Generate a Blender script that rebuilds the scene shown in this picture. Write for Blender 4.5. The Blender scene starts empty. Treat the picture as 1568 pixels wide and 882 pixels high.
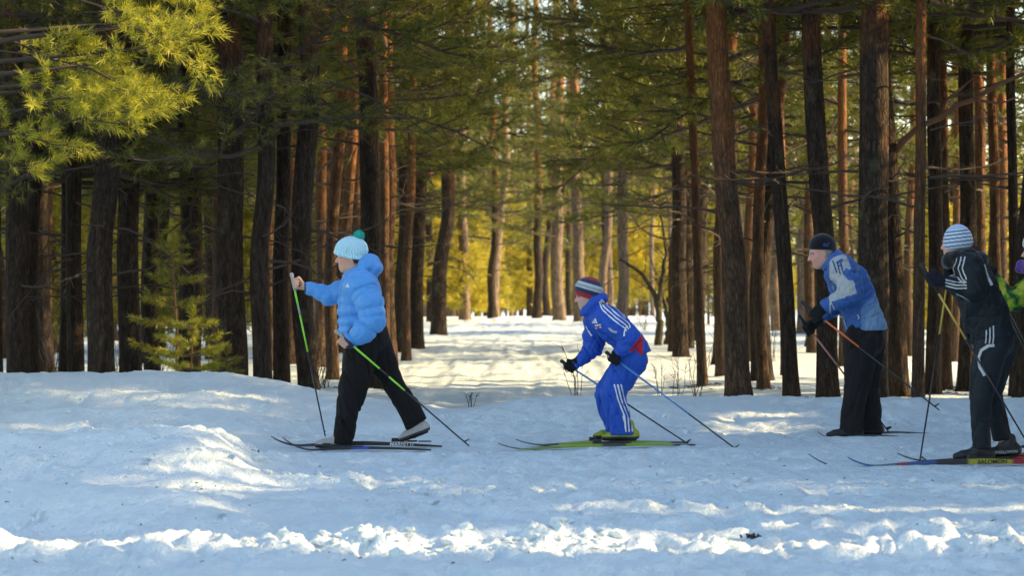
import bpy, math, random
import numpy as np
from mathutils import Vector
from mathutils.bvhtree import BVHTree

# ------------------------------------------------------------------ camera, sky, sun
F, HZ, CX, CH = 3702.0, 430.0, 784.0, 1.30
SUN_EL, SUN_AZ = math.radians(22.5), math.radians(3.0)      # azimuth from +X towards +Y
sc = bpy.context.scene
COL = sc.collection
cam = bpy.data.cameras.new('camera'); camo = bpy.data.objects.new('camera', cam); COL.objects.link(camo)
cam.sensor_width = 36; cam.lens = 85; cam.shift_y = -11/1568
cam.clip_end = 3000; cam.clip_start = .5
cam.dof.use_dof = True; cam.dof.focus_distance = 18.8; cam.dof.aperture_fstop = 3.6
camo.location = (0, 0, CH); camo.rotation_euler = (math.pi/2, 0, 0)
sc.camera = camo
w = bpy.data.worlds.new('World'); sc.world = w; w.use_nodes = True
nt = w.node_tree; bg = nt.nodes['Background']
sky = nt.nodes.new('ShaderNodeTexSky'); sky.sky_type = 'NISHITA'; sky.sun_disc = False
sky.sun_elevation = SUN_EL; sky.sun_rotation = math.pi/2 - SUN_AZ
sky.air_density = 1.0; sky.dust_density = .8; sky.ozone_density = 0.0
nt.links.new(sky.outputs[0], bg.inputs[0]); bg.inputs[1].default_value = .15
sl = bpy.data.lights.new('sun', 'SUN'); sl.energy = 3.9; sl.angle = math.radians(.5); sl.color = (1.0, .71, .34)
so = bpy.data.objects.new('sun', sl); COL.objects.link(so); so.location = (40, 5, 30)
SD = Vector((math.cos(SUN_EL)*math.cos(SUN_AZ), math.cos(SUN_EL)*math.sin(SUN_AZ), math.sin(SUN_EL)))
so.rotation_euler = (-SD).to_track_quat('-Z', 'Y').to_euler()
vs = sc.view_settings; vs.view_transform = 'Standard'; vs.look = 'None'; vs.gamma = 1; vs.use_curve_mapping = False
vs.exposure = 1.58
cy = sc.cycles; cy.max_bounces = 6; cy.diffuse_bounces = 3; cy.glossy_bounces = 2; cy.transmission_bounces = 3
cy.use_denoising = True

# ------------------------------------------------------------------ helpers
RNG = np.random.default_rng(7)
def P(px, py, d):
    return np.array([(px-CX)/F*d, d, CH-(py-HZ)/F*d])
def nrm(v):
    v = np.asarray(v, float); return v/np.linalg.norm(v)
def sstep(a, b, x):
    t = np.clip((x-a)/(b-a), 0, 1); return t*t*(3-2*t)

def _hash(ix, iy, seed):
    n = (ix.astype(np.int64)*374761393 + iy.astype(np.int64)*668265263 + seed*974711) & 0xffffffff
    n = ((n ^ (n >> 13))*1274126177) & 0xffffffff
    return ((n ^ (n >> 16)) & 0xffff)/65535.0
def vnoise(x, y, seed=0):
    x, y = np.broadcast_arrays(np.asarray(x, float), np.asarray(y, float))
    ix, iy = np.floor(x), np.floor(y); fx, fy = x-ix, y-iy
    fx = fx*fx*fx*(fx*(fx*6-15)+10); fy = fy*fy*fy*(fy*(fy*6-15)+10)
    a = _hash(ix, iy, seed); b = _hash(ix+1, iy, seed); c = _hash(ix, iy+1, seed); d = _hash(ix+1, iy+1, seed)
    return (a+(b-a)*fx)*(1-fy)+(c+(d-c)*fx)*fy - .5
def fbm(x, y, seed=0, oct=4, lac=2.03, gain=.5):
    s = 0; a = 1
    for o in range(oct):
        s = s+a*vnoise(x, y, seed+o*17); x = x*lac+3.1; y = y*lac-1.7; a *= gain
    return s

def link(o, parent=None):
    COL.objects.link(o)
    if parent is not None: o.parent = parent
    return o
def mk_mesh(name, V, faces, smooth=True):
    """V (N,3); faces list of arrays (M,k)"""
    me = bpy.data.meshes.new(name)
    V = np.asarray(V, np.float32)
    me.vertices.add(len(V)); me.vertices.foreach_set('co', V.ravel())
    fl = [np.asarray(f, np.int32) for f in faces if len(f)]
    idx = np.concatenate([f.ravel() for f in fl]); cnt = np.concatenate([np.full(len(f), f.shape[1], np.int32) for f in fl])
    me.loops.add(len(idx)); me.loops.foreach_set('vertex_index', idx)
    me.polygons.add(len(cnt)); st = np.zeros(len(cnt), np.int32); st[1:] = np.cumsum(cnt)[:-1]
    me.polygons.foreach_set('loop_start', st)
    me.polygons.foreach_set('use_smooth', np.full(len(cnt), smooth))
    me.update(calc_edges=True)
    return me
def set_col(me, C, name='Col'):
    at = me.color_attributes.new(name, 'FLOAT_COLOR', 'POINT')
    C = np.asarray(C, np.float32)
    if C.shape[1] == 3: C = np.concatenate([C, np.ones((len(C), 1), np.float32)], 1)
    at.data.foreach_set('color', C.ravel())
def obj(name, me, mat=None, parent=None):
    o = bpy.data.objects.new(name, me)
    if mat is not None and not me.materials: me.materials.append(mat)
    return link(o, parent)
def tag(o, label=None, cat=None, group=None, kind=None):
    if label: o['label'] = label
    if cat: o['category'] = cat
    if group: o['group'] = group
    if kind: o['kind'] = kind
    return o
def empty(name, loc, label=None, cat=None, group=None):
    o = bpy.data.objects.new(name, None); o.empty_display_size = .2; COL.objects.link(o); o.location = loc
    return tag(o, label, cat, group)

class MB:
    """collects tubes / boxes / raw pieces into one mesh"""
    def __init__(s): s.V = []; s.Q = []; s.T = []; s.n = 0
    def raw(s, V, Q=None, T=None):
        V = np.asarray(V, float)
        if Q is not None and len(Q): s.Q.append(np.asarray(Q)+s.n)
        if T is not None and len(T): s.T.append(np.asarray(T)+s.n)
        s.V.append(V); s.n += len(V)
    def tube(s, pts, rad, sides=6, cap=True):
        pts = np.asarray(pts, float); rad = np.broadcast_to(np.asarray(rad, float), (len(pts),))
        tg = np.gradient(pts, axis=0); tg /= np.linalg.norm(tg, axis=1)[:, None]+1e-9
        ref = np.array([0, 0, 1.]) if abs(tg[0][2]) < .9 else np.array([1., 0, 0])
        a = np.cross(tg, ref); a /= np.linalg.norm(a, axis=1)[:, None]+1e-9; b = np.cross(tg, a)
        th = np.arange(sides)/sides*2*np.pi
        V = pts[:, None]+rad[:, None, None]*(np.cos(th)[None, :, None]*a[:, None]+np.sin(th)[None, :, None]*b[:, None])
        n = len(pts); i = np.arange(n-1)[:, None]*sides; j = np.arange(sides)[None]; jn = (j+1) % sides
        Q = np.stack([i+j, i+jn, i+sides+jn, i+sides+j], -1).reshape(-1, 4)
        V = V.reshape(-1, 3); T = []
        if cap:
            V = np.concatenate([V, pts[:1], pts[-1:]]); c0, c1 = n*sides, n*sides+1
            jj = np.arange(sides); jn = (jj+1) % sides
            T = np.concatenate([np.stack([jn, jj, np.full(sides, c0)], 1), np.stack([(n-1)*sides+jj, (n-1)*sides+jn, np.full(sides, c1)], 1)])
        s.raw(V, Q, T)
    def box(s, c, half, R=None):
        c = np.asarray(c, float); hx, hy, hz = half
        V = np.array([[x, y, z] for z in (-hz, hz) for y in (-hy, hy) for x in (-hx, hx)], float)
        if R is not None: V = V@np.asarray(R).T
        s.raw(V+c, [[0, 2, 3, 1], [4, 5, 7, 6], [0, 1, 5, 4], [2, 6, 7, 3], [0, 4, 6, 2], [1, 3, 7, 5]])
    def mesh(s, name, smooth=True, off=None):
        V = np.concatenate(s.V)
        if off is not None: V = V-np.asarray(off)
        f = []
        if s.Q: f.append(np.concatenate(s.Q))
        if s.T: f.append(np.concatenate(s.T))
        return mk_mesh(name, V, f, smooth)

# ------------------------------------------------------------------ materials
def new_mat(name):
    m = bpy.data.materials.new(name); m.use_nodes = True
    n = m.node_tree.nodes; b = n['Principled BSDF']
    return m, n, m.node_tree.links, b
def simple(name, col, rough=.6, var=.12, scale=60., bump=.0, metal=0., spec=.4):
    m, n, l, b = new_mat(name)
    tx = n.new('ShaderNodeTexNoise'); tx.inputs['Scale'].default_value = scale; tx.inputs['Detail'].default_value = 3
    tc = n.new('ShaderNodeTexCoord'); l.new(tc.outputs['Object'], tx.inputs[0])
    mx = n.new('ShaderNodeMix'); mx.data_type = 'RGBA'
    mx.inputs[6].default_value = (*[c*(1-var) for c in col], 1); mx.inputs[7].default_value = (*[min(1, c*(1+var)) for c in col], 1)
    l.new(tx.outputs[0], mx.inputs[0]); l.new(mx.outputs[2], b.inputs['Base Color'])
    b.inputs['Roughness'].default_value = rough; b.inputs['Metallic'].default_value = metal; b.inputs['Specular IOR Level'].default_value = spec
    if bump:
        bp = n.new('ShaderNodeBump'); bp.inputs['Strength'].default_value = 1; bp.inputs['Distance'].default_value = bump
        l.new(tx.outputs[0], bp.inputs['Height']); l.new(bp.outputs[0], b.inputs['Normal'])
    return m
def cloth(name, rough=.75, bump=.002, scale=35, sheen=.15, spec=.25):
    """colour from the vertex attribute Col, cloth grain and small wrinkles from noise"""
    m, n, l, b = new_mat(name)
    at = n.new('ShaderNodeVertexColor'); at.layer_name = 'Col'
    tc = n.new('ShaderNodeTexCoord')
    tx = n.new('ShaderNodeTexNoise'); tx.inputs['Scale'].default_value = scale; tx.inputs['Detail'].default_value = 4; l.new(tc.outputs['Object'], tx.inputs[0])
    mr = n.new('ShaderNodeMapRange'); mr.inputs[3].default_value = .82; mr.inputs[4].default_value = 1.15; l.new(tx.outputs[0], mr.inputs[0])
    vm = n.new('ShaderNodeVectorMath'); vm.operation = 'SCALE'; l.new(at.outputs[0], vm.inputs[0]); l.new(mr.outputs[0], vm.inputs['Scale'])
    l.new(vm.outputs[0], b.inputs['Base Color'])
    b.inputs['Roughness'].default_value = rough; b.inputs['Sheen Weight'].default_value = sheen; b.inputs['Specular IOR Level'].default_value = spec
    bp = n.new('ShaderNodeBump'); bp.inputs['Distance'].default_value = bump; l.new(tx.outputs[0], bp.inputs['Height']); l.new(bp.outputs[0], b.inputs['Normal'])
    return m

def mat_snow():
    m, n, l, b = new_mat('snow')
    tc = n.new('ShaderNodeTexCoord')
    t1 = n.new('ShaderNodeTexNoise'); t1.inputs['Scale'].default_value = 1.3; t1.inputs['Detail'].default_value = 6; l.new(tc.outputs['Object'], t1.inputs[0])
    cr = n.new('ShaderNodeValToRGB'); cr.color_ramp.elements[0].position = .3; cr.color_ramp.elements[0].color = (.72, .84, .87, 1)
    cr.color_ramp.elements[1].position = .6; cr.color_ramp.elements[1].color = (.81, .915, .94, 1); l.new(t1.outputs[0], cr.inputs[0])
    # scattered needle and bark specks fallen on the snow
    t3 = n.new('ShaderNodeTexNoise'); t3.inputs['Scale'].default_value = 38; t3.inputs['Detail'].default_value = 2; l.new(tc.outputs['Object'], t3.inputs[0])
    c3 = n.new('ShaderNodeValToRGB'); c3.color_ramp.elements[0].position = .80; c3.color_ramp.elements[0].color = (0, 0, 0, 1); c3.color_ramp.elements[1].position = .83
    l.new(t3.outputs[0], c3.inputs[0])
    mx = n.new('ShaderNodeMix'); mx.data_type = 'RGBA'; l.new(c3.outputs[0], mx.inputs[0]); l.new(cr.outputs[0], mx.inputs[6]); mx.inputs[7].default_value = (.28, .24, .2, 1)
    l.new(mx.outputs[2], b.inputs['Base Color'])
    b.inputs['Roughness'].default_value = .65; b.inputs['Specular IOR Level'].default_value = .25
    t2 = n.new('ShaderNodeTexNoise'); t2.inputs['Scale'].default_value = 26; t2.inputs['Detail'].default_value = 6; t2.inputs['Roughness'].default_value = .62; l.new(tc.outputs['Object'], t2.inputs[0])
    bp = n.new('ShaderNodeBump'); bp.inputs['Distance'].default_value = .034; bp.inputs['Strength'].default_value = 1.0
    t5 = n.new('ShaderNodeTexNoise'); t5.inputs['Scale'].default_value = 95; t5.inputs['Detail'].default_value = 3; l.new(tc.outputs['Object'], t5.inputs[0])
    hm = n.new('ShaderNodeMath'); hm.operation = 'MULTIPLY_ADD'; hm.inputs[1].default_value = .35; l.new(t5.outputs[0], hm.inputs[0]); l.new(t2.outputs[0], hm.inputs[2])
    l.new(hm.outputs[0], bp.inputs['Height']); l.new(bp.outputs[0], b.inputs['Normal'])
    return m
def mat_bark(name, low, low2, high, z0, z1, moss=.0):
    m, n, l, b = new_mat(name)
    tc = n.new('ShaderNodeTexCoord'); oi = n.new('ShaderNodeObjectInfo')
    ad = n.new('ShaderNodeVectorMath'); ad.operation = 'ADD'; l.new(tc.outputs['Object'], ad.inputs[0])
    sv = n.new('ShaderNodeVectorMath'); sv.operation = 'SCALE'; sv.inputs[0].default_value = (31, 17, 23); l.new(oi.outputs['Random'], sv.inputs['Scale']); l.new(sv.outputs[0], ad.inputs[1])
    mp = n.new('ShaderNodeMapping'); mp.inputs['Scale'].default_value = (1, 1, .34); l.new(ad.outputs[0], mp.inputs[0])
    vo = n.new('ShaderNodeTexVoronoi'); vo.feature = 'DISTANCE_TO_EDGE'; vo.inputs['Scale'].default_value = 24
    t0 = n.new('ShaderNodeTexNoise'); t0.inputs['Scale'].default_value = 9; t0.inputs['Detail'].default_value = 4; l.new(mp.outputs[0], t0.inputs[0])
    wv = n.new('ShaderNodeVectorMath'); wv.operation = 'MULTIPLY_ADD'; wv.inputs[1].default_value = (.12, .12, .12); l.new(t0.outputs['Color'], wv.inputs[0]); l.new(mp.outputs[0], wv.inputs[2])
    l.new(wv.outputs[0], vo.inputs[0])
    cr = n.new('ShaderNodeValToRGB'); cr.color_ramp.elements[0].position = .0; cr.color_ramp.elements[0].color = (.38, .38, .38, 1); cr.color_ramp.elements[1].position = .26
    l.new(vo.outputs[0], cr.inputs[0])
    t1 = n.new('ShaderNodeTexNoise'); t1.inputs['Scale'].default_value = 14; t1.inputs['Detail'].default_value = 6; t1.inputs['Roughness'].default_value = .65; l.new(mp.outputs[0], t1.inputs[0])
    mA = n.new('ShaderNodeMix'); mA.data_type = 'RGBA'; mA.inputs[6].default_value = (*low, 1); mA.inputs[7].default_value = (*low2, 1)
    rA = n.new('ShaderNodeMapRange'); rA.inputs[1].default_value = .35; rA.inputs[2].default_value = .68; l.new(t1.outputs[0], rA.inputs[0]); l.new(rA.outputs[0], mA.inputs[0])
    # orange upper bark
    sp = n.new('ShaderNodeSeparateXYZ'); l.new(tc.outputs['Object'], sp.inputs[0])
    t2 = n.new('ShaderNodeTexNoise'); t2.inputs['Scale'].default_value = 2.2; t2.inputs['Detail'].default_value = 3; l.new(ad.outputs[0], t2.inputs[0])
    zz = n.new('ShaderNodeMath'); zz.operation = 'MULTIPLY_ADD'; zz.inputs[1].default_value = 4; l.new(t2.outputs[0], zz.inputs[0]); l.new(sp.outputs[2], zz.inputs[2])
    rz = n.new('ShaderNodeMapRange'); rz.inputs[1].default_value = z0+2; rz.inputs[2].default_value = z1+2; l.new(zz.outputs[0], rz.inputs[0])
    mB = n.new('ShaderNodeMix'); mB.data_type = 'RGBA'; l.new(rz.outputs[0], mB.inputs[0]); l.new(mA.outputs[2], mB.inputs[6])
    mH = n.new('ShaderNodeMix'); mH.data_type = 'RGBA'; mH.inputs[6].default_value = (*[c*.6 for c in high], 1); mH.inputs[7].default_value = (*high, 1); l.new(rA.outputs[0], mH.inputs[0]); l.new(mH.outputs[2], mB.inputs[7])
    mC = n.new('ShaderNodeMix'); mC.data_type = 'RGBA'; mC.blend_type = 'MULTIPLY'; mC.inputs[0].default_value = .75; l.new(mB.outputs[2], mC.inputs[6]); l.new(cr.outputs[0], mC.inputs[7])
    out = mC.outputs[2]
    t4 = n.new('ShaderNodeTexNoise'); t4.inputs['Scale'].default_value = 3.3; t4.inputs['Detail'].default_value = 4; l.new(ad.outputs[0], t4.inputs[0])
    r4 = n.new('ShaderNodeMapRange'); r4.inputs[1].default_value = .62-moss; r4.inputs[2].default_value = .74-moss; r4.inputs[4].default_value = .6; l.new(t4.outputs[0], r4.inputs[0])
    mD = n.new('ShaderNodeMix'); mD.data_type = 'RGBA'; l.new(r4.outputs[0], mD.inputs[0]); l.new(out, mD.inputs[6]); mD.inputs[7].default_value = (.13, .125, .07, 1)
    l.new(mD.outputs[2], b.inputs['Base Color'])
    b.inputs['Roughness'].default_value = .9; b.inputs['Specular IOR Level'].default_value = .15
    hh = n.new('ShaderNodeMath'); hh.operation = 'ADD'; l.new(cr.outputs[0], hh.inputs[0]); l.new(t1.outputs[0], hh.inputs[1])
    bp = n.new('ShaderNodeBump'); bp.inputs['Distance'].default_value = .022; bp.inputs['Strength'].default_value = .9; l.new(hh.outputs[0], bp.inputs['Height']); l.new(bp.outputs[0], b.inputs['Normal'])
    return m
def mat_needle(name, c0, c1, trans):
    m, n, l, b = new_mat(name); n.remove(b)
    o = n['Material Output']
    at = n.new('ShaderNodeVertexColor'); at.layer_name = 'Col'
    sp = n.new('ShaderNodeSeparateColor'); l.new(at.outputs[0], sp.inputs[0])
    mx = n.new('ShaderNodeMix'); mx.data_type = 'RGBA'; mx.inputs[6].default_value = (*c0, 1); mx.inputs[7].default_value = (*c1, 1); l.new(sp.outputs[0], mx.inputs[0])
    oi = n.new('ShaderNodeObjectInfo'); mr = n.new('ShaderNodeMapRange'); mr.inputs[3].default_value = .8; mr.inputs[4].default_value = 1.2; l.new(oi.outputs['Random'], mr.inputs[0])
    vm = n.new('ShaderNodeVectorMath'); vm.operation = 'SCALE'; l.new(mx.outputs[2], vm.inputs[0]); l.new(mr.outputs[0], vm.inputs['Scale'])
    df = n.new('ShaderNodeBsdfDiffuse'); l.new(vm.outputs[0], df.inputs[0])
    tr = n.new('ShaderNodeBsdfTranslucent'); l.new(vm.outputs[0], tr.inputs[0])
    gl = n.new('ShaderNodeBsdfGlossy'); gl.inputs['Roughness'].default_value = .45; gl.inputs[0].default_value = (.6, .6, .5, 1)
    m1 = n.new('ShaderNodeAddShader'); l.new(df.outputs[0], m1.inputs[0]); l.new(tr.outputs[0], m1.inputs[1])
    m2 = n.new('ShaderNodeMixShader'); m2.inputs[0].default_value = .06; l.new(m1.outputs[0], m2.inputs[1]); l.new(gl.outputs[0], m2.inputs[2])
    l.new(m2.outputs[0], o.inputs[0])
    return m

M = {}
M['snow'] = mat_snow()
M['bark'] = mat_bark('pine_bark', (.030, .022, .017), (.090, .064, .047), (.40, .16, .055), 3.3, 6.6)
M['bark_far'] = mat_bark('sunlit_tone_bark', (.14, .10, .072), (.33, .245, .175), (.46, .23, .10), 4.6, 8.5)  # paler copy of the bark: sunlight on distant trunks put into the colour
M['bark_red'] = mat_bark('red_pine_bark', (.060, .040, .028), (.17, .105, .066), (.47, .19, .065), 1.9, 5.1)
M['bark_mossy'] = mat_bark('mossy_bark', (.06, .05, .035), (.13, .11, .07), (.14, .12, .08), 20, 30, .12)
M['twig'] = simple('dead_twig', (.065, .047, .035), .9, .3, 8)
M['limb'] = simple('orange_limb', (.15, .075, .04), .85, .35, 14, .004)
M['needle'] = mat_needle('pine_needles', (.038, .049, .010), (.108, .107, .012), .5)
M['needle_sun'] = mat_needle('sun_glow_needles', (.15, .138, .015), (.30, .24, .024), .5)  # sunny glow of the far young pines put into the needle colour
M['needle_lime'] = mat_needle('sunlit_tone_needles', (.105, .120, .013), (.255, .240, .022), .5)  # top left boughs and small sapling: sunlight put into a brighter needle colour
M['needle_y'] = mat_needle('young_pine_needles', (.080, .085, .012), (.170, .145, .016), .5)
M['cloth'] = cloth('cloth', .85, .002, 35, .02, .15); M['puffer'] = cloth('puffer_nylon', .5, .0015, 28, .1, .4); M['knit'] = cloth('knit', .95, .002, 90, .3, .1)
M['shell'] = cloth('tracksuit_shell', .6, .0016, 30, .0, .25)
M['leather'] = cloth('boot_leather', .5, .0008, 50, 0, .4)
M['skin'] = cloth('skin', .5, .0004, 120, 0, .4)
M['white'] = simple('white_print', (.78, .80, .82), .6)
M['grey_print'] = simple('grey_print', (.45, .47, .48), .6)
M['black'] = simple('black_plastic', (.016, .016, .018), .45)
M['grip'] = simple('pale_grip', (.36, .35, .33), .7)
M['gold'] = simple('gold_stud', (.7, .5, .2), .3, .05, 50, 0, 1)
M['red'] = simple('red_print', (.55, .03, .04), .6)
M['lime'] = simple('lime_shaft', (.28, .72, .05), .4)
M['shaft'] = simple('carbon_shaft', (.018, .019, .022), .35)
M['blueshaft'] = simple('blue_shaft', (.08, .24, .52), .4)
M['orange'] = simple('orange_shaft', (.75, .16, .04), .4)
M['redwhite'] = simple('pale_red_shaft', (.50, .22, .20), .4)
M['yellow'] = simple('yellow_shaft', (.48, .34, .05), .4)
M['ski'] = cloth('ski_topsheet', .35, .0, 40, 0, .5)
M['litter'] = simple('fallen_bark', (.06, .042, .032), .9, .3, 30)

# ------------------------------------------------------------------ ground
# ski runs: (tail x, tail y, tip x, tip y)
def G0(px, py): d = CH*F/(py-HZ); return ((px-CX)/F*d, d)
SKIS = {
 's1n': (*G0(660, 690.5), *G0(432, 690.5)), 's1f': (*G0(677, 685), *G0(415, 684)),
 's2n': (*G0(1074, 683), *G0(763, 690)),   's2f': (*G0(1050, 679), *G0(790, 683.5)),
 's3n': (*G0(1400, 674), *G0(1252, 674)),  's3f': (*G0(1440, 669), *G0(1290, 669)),
 's4n': (*G0(1660, 711), *G0(1298, 717)),  's4f': (*G0(1690, 706), *G0(1374, 708)),
 's5n': (*G0(1720, 698), *G0(1500, 699)), 's4o': (*G0(1440, 716), *G0(1238, 714.5))}
BX = np.array([-30, -8, -4.9, -3.6, -2.7, -2.26, -1.77, -1.14, -.58, -.27, .2, 1.4, 2.6, 4.9, 30])
BZ = np.array([.35, .38, .42, .44, .41, .33, .22, .12, .035, .07, .17, .185, .17, .16, .15])
def ground_z(x, y):
    x = np.asarray(x, float); y = np.asarray(y, float)
    z = .05*fbm(x*.25, y*.25, 3, 3)
    near = sstep(27, 23, y)
    # bank behind the track
    yc = 23.0+.35*fbm(x*.35, x*0+.3, 5, 2)
    h = np.interp(x, BX, BZ)
    prof = np.where(y < yc, sstep(yc-2.6, yc-.1, y), sstep(yc+2.3, yc+.25, y))
    z = z*(1-.6*near)+h*prof
    # mounds at the left of the track
    m1 = .30*np.exp(-((y-15.9-.25*(x+3))/1.0)**2)*sstep(-1.30, -2.05, x+.25*fbm(x*1.2, y*1.2, 9, 3))
    m2 = .15*np.exp(-((y-13.5+.35*(x+2.6))/.55)**2)*sstep(-1.25, -1.9, x+.2*fbm(x*2, y*2, 12, 2))*sstep(-4.6, -3.2, x)
    m3 = .12*np.exp(-((y-20.6-.3*fbm(x*.8, y*0, 8, 2))/.5)**2)*sstep(-1.7, -2.4, x)
    z = z+m1+m2+m3
    fg = sstep(25.5, 22, y)*sstep(4, 8, y)
    if np.any(fg > 0):
        # low ridges pushed up along the track
        wob = lambda s, f, a: a*fbm(x*f, x*0+s, s, 3)
        for i, (yc, hh, ww, f) in enumerate([(11.72, .060, .20, 1.6), (12.55, .030, .12, 1.2), (13.7, .034, .14, .9), (14.35, .02, .12, 1.1), (15.35, .040, .17, .7), (16.4, .02, .2, .8), (17.9, .012, .12, .7), (18.35, .014, .1, .6), (19.75, .03, .18, .7), (20.9, .05, .3, .6), (21.7, .05, .3, .7)]):
            d = (y-yc-wob(i+31, .45, .35))/ww
            z = z+fg*hh*np.exp(-d*d)*(.65+1.5*fbm(x*f+9*i, y*1.5, 40+i, 3))
        # trodden clumps
        cl = fbm(x*3.2, y*2.2, 61, 4)
        rough = .35+.9*sstep(-.05, .25, fbm(x*.55, y*.5, 77, 2))+1.0*np.exp(-((y-11.7)/.38)**2)
        bil = np.abs(fbm(x*4.4+3, y*3.4, 64, 3))
        z = z+fg*.046*rough*np.maximum(cl, -.12)+fg*(.016+.020*rough)*fbm(x*8, y*5.5, 63, 4, 2.1, .6)+fg*.05*rough*(.16-bil)
        # old footprints and pole pits, softened
        ft = vnoise(x*2.6, y*1.9, 71); z = z-fg*.035*sstep(.24, .40, ft)
        # cloven clumps of broken snow along the near ridge
        z = z+fg*np.exp(-((y-11.65)/.38)**2)*(.06*(np.abs(fbm(x*6.5+.6*fbm(x*2, y*2, 8, 2), y*5, 90, 4, 2.2, .62))-.12)+.03*fbm(x*1.3, y*1.1, 93, 2))
        for yt, dep in ((17.72, .030), (17.94, .030), (16.55, .022), (16.77, .022), (14.05, .02), (14.26, .02), (19.62, .02)):
            ww = yt+.10*np.sin(x*.5+yt)+.03*fbm(x*.9, x*0, int(yt*7), 2)
            z = z-fg*dep*np.exp(-((y-ww)/.045)**2)*sstep(-.28, .05, fbm(x*.5+yt, x*0+yt, 55, 2)+.1)*sstep(-2.6, -1.2, x)
    # trail into the wood: ripples, and forest floor
    tr = sstep(23.6, 26, y)*sstep(110, 70, y)
    z = z+tr*(.035*fbm(x*.9, y*.55, 15, 3)+.020*fbm(x*.6+2, y*1.9, 16, 3))
    z = z+tr*np.exp(-((x-.1)/2.6)**4)*(.045*fbm(x*3.6+.25*np.sin(y*.3), y*.22, 19, 3)+.03*fbm(x*2.2, y*1.3, 20, 3))
    z = z-.10*tr*np.exp(-((x+.1)/2.4)**4)*sstep(34, 25, y)
    z = z-np.clip(y-84, 0, 400)*.016*sstep(84, 100, y)
    if np.any((y > 15) & (y < 22)):
        # seats of the skis
        for k, (ax, ay, bx, by) in SKIS.items():
            dx, dy = bx-ax, by-ay; L2 = dx*dx+dy*dy
            t = np.clip(((x-ax)*dx+(y-ay)*dy)/L2, 0, 1)
            dist = np.hypot(x-ax-t*dx, y-ay-t*dy)
            tgt = {'s3n': .03, 's3f': .03, 's4o': .014}.get(k, -.006)
            wgt = np.exp(-(dist/.17)**4); front = np.exp(-(dist/.55)**4)*((y-ay-t*dy) < 0)
            z = np.where(front > .02, np.minimum(z, z*(1-front)+(tgt+.004)*front), z)
            z = z*(1-wgt)+tgt*wgt
    return z
def gz(x, y): return float(ground_z(np.array([x]), np.array([y]))[0])

def axis(segs):
    out = []
    for a, b, s in segs: out.append(np.arange(a, b, s))
    return np.concatenate(out+[[segs[-1][1]]])
gxs = axis([(-600, -120, 60), (-120, -40, 10), (-40, -12, 2), (-12, -5.2, .25), (-5.2, 5.2, .025), (5.2, 12, .25), (12, 40, 2), (40, 120, 10), (120, 600, 60)])
gys = axis([(-60, 0, 6), (0, 9, .6), (9, 10.4, .1), (10.4, 16, .034), (16, 24.2, .046), (24.2, 32, .12), (32, 60, .35), (60, 110, 1.0), (110, 200, 6), (200, 1200, 80)])
X, Y = np.meshgrid(gxs, gys)
Z = ground_z(X, Y)
nx, ny = len(gxs), len(gys)
pr = np.random.default_rng(64)
def dent(cx, cy, rx, ry, dep, ang=0.):
    R = max(rx, ry)*2.2; i0, i1 = np.searchsorted(gys, [cy-R, cy+R]); j0, j1 = np.searchsorted(gxs, [cx-R, cx+R])
    dx, dy = X[i0:i1, j0:j1]-cx, Y[i0:i1, j0:j1]-cy; u = dx*math.cos(ang)+dy*math.sin(ang); v = dy*math.cos(ang)-dx*math.sin(ang)
    q = np.sqrt((u/rx)**2+(v/ry)**2)
    Z[i0:i1, j0:j1] += dep*(-np.exp(-q**4)+.45*np.exp(-((q-1.35)/.35)**2))
for k in range(90): dent(pr.uniform(-4.6, 4.6), pr.choice([pr.uniform(16.8, 20.6), pr.uniform(12.2, 16.5)]), .035, .05, pr.uniform(.02, .05))     # pole holes
for k in range(70): dent(pr.uniform(-4.4, 4.4), pr.uniform(12.2, 22), .15, .065, pr.uniform(.02, .05), pr.normal(0, .35))               # boot prints
Z += .009*sstep(25, 22.5, Y)*sstep(9, 10.5, Y)*fbm(X*17, Y*13, 131, 2)
i = np.arange(ny-1)[:, None]*nx; j = np.arange(nx-1)[None]
Q = np.stack([i+j, i+j+1, i+nx+j+1, i+nx+j], -1).reshape(-1, 4)
g = obj('snow_ground', mk_mesh('snow_ground', np.stack([X, Y, Z], -1).reshape(-1, 3), [Q]), M['snow'])
tag(g, kind='structure')
# broken clods of snow lying along the ridges
ICO_V = np.array([(0, 0, 1)]+[(math.cos(q*1.2566)*.894, math.sin(q*1.2566)*.894, .447) for q in range(5)]+[(math.cos(q*1.2566+.628)*.894, math.sin(q*1.2566+.628)*.894, -.447) for q in range(5)]+[(0, 0, -1)])
ICO_T = np.array([(0, 1+q, 1+(q+1) % 5) for q in range(5)]+[(1+q, 6+q, 1+(q+1) % 5) for q in range(5)]+[(6+q, 6+(q+1) % 5, 1+(q+1) % 5) for q in range(5)]+[(11, 6+(q+1) % 5, 6+q) for q in range(5)])
cr_ = np.random.default_rng(17); n = 3400
yy = np.concatenate([cr_.normal(11.68, .20, 1500), cr_.normal(12.5, .12, 300), cr_.normal(13.7, .16, 350), cr_.normal(15.3, .2, 400), cr_.uniform(15, 22, 850)])
xx = cr_.uniform(-4.9, 4.9, n); keep = fbm(xx*1.1, yy*1.2, 3, 2) > cr_.normal(-.02, .12, n); 
for ax_, ay_, bx_, by_ in SKIS.values():
    dx_, dy_ = bx_-ax_, by_-ay_; t_ = np.clip(((xx-ax_)*dx_+(yy-ay_)*dy_)/(dx_*dx_+dy_*dy_), 0, 1)
    ey = yy-ay_-t_*dy_; keep &= ~((np.hypot(xx-ax_-t_*dx_, ey) < .16) | ((np.abs(ey) < .7) & (ey < 0) & (t_ > 0) & (t_ < 1)))
xx, yy = xx[keep], yy[keep]
zz = ground_z(xx, yy); rr_ = np.minimum(.006+cr_.exponential(.008, len(xx)), .038)
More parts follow.
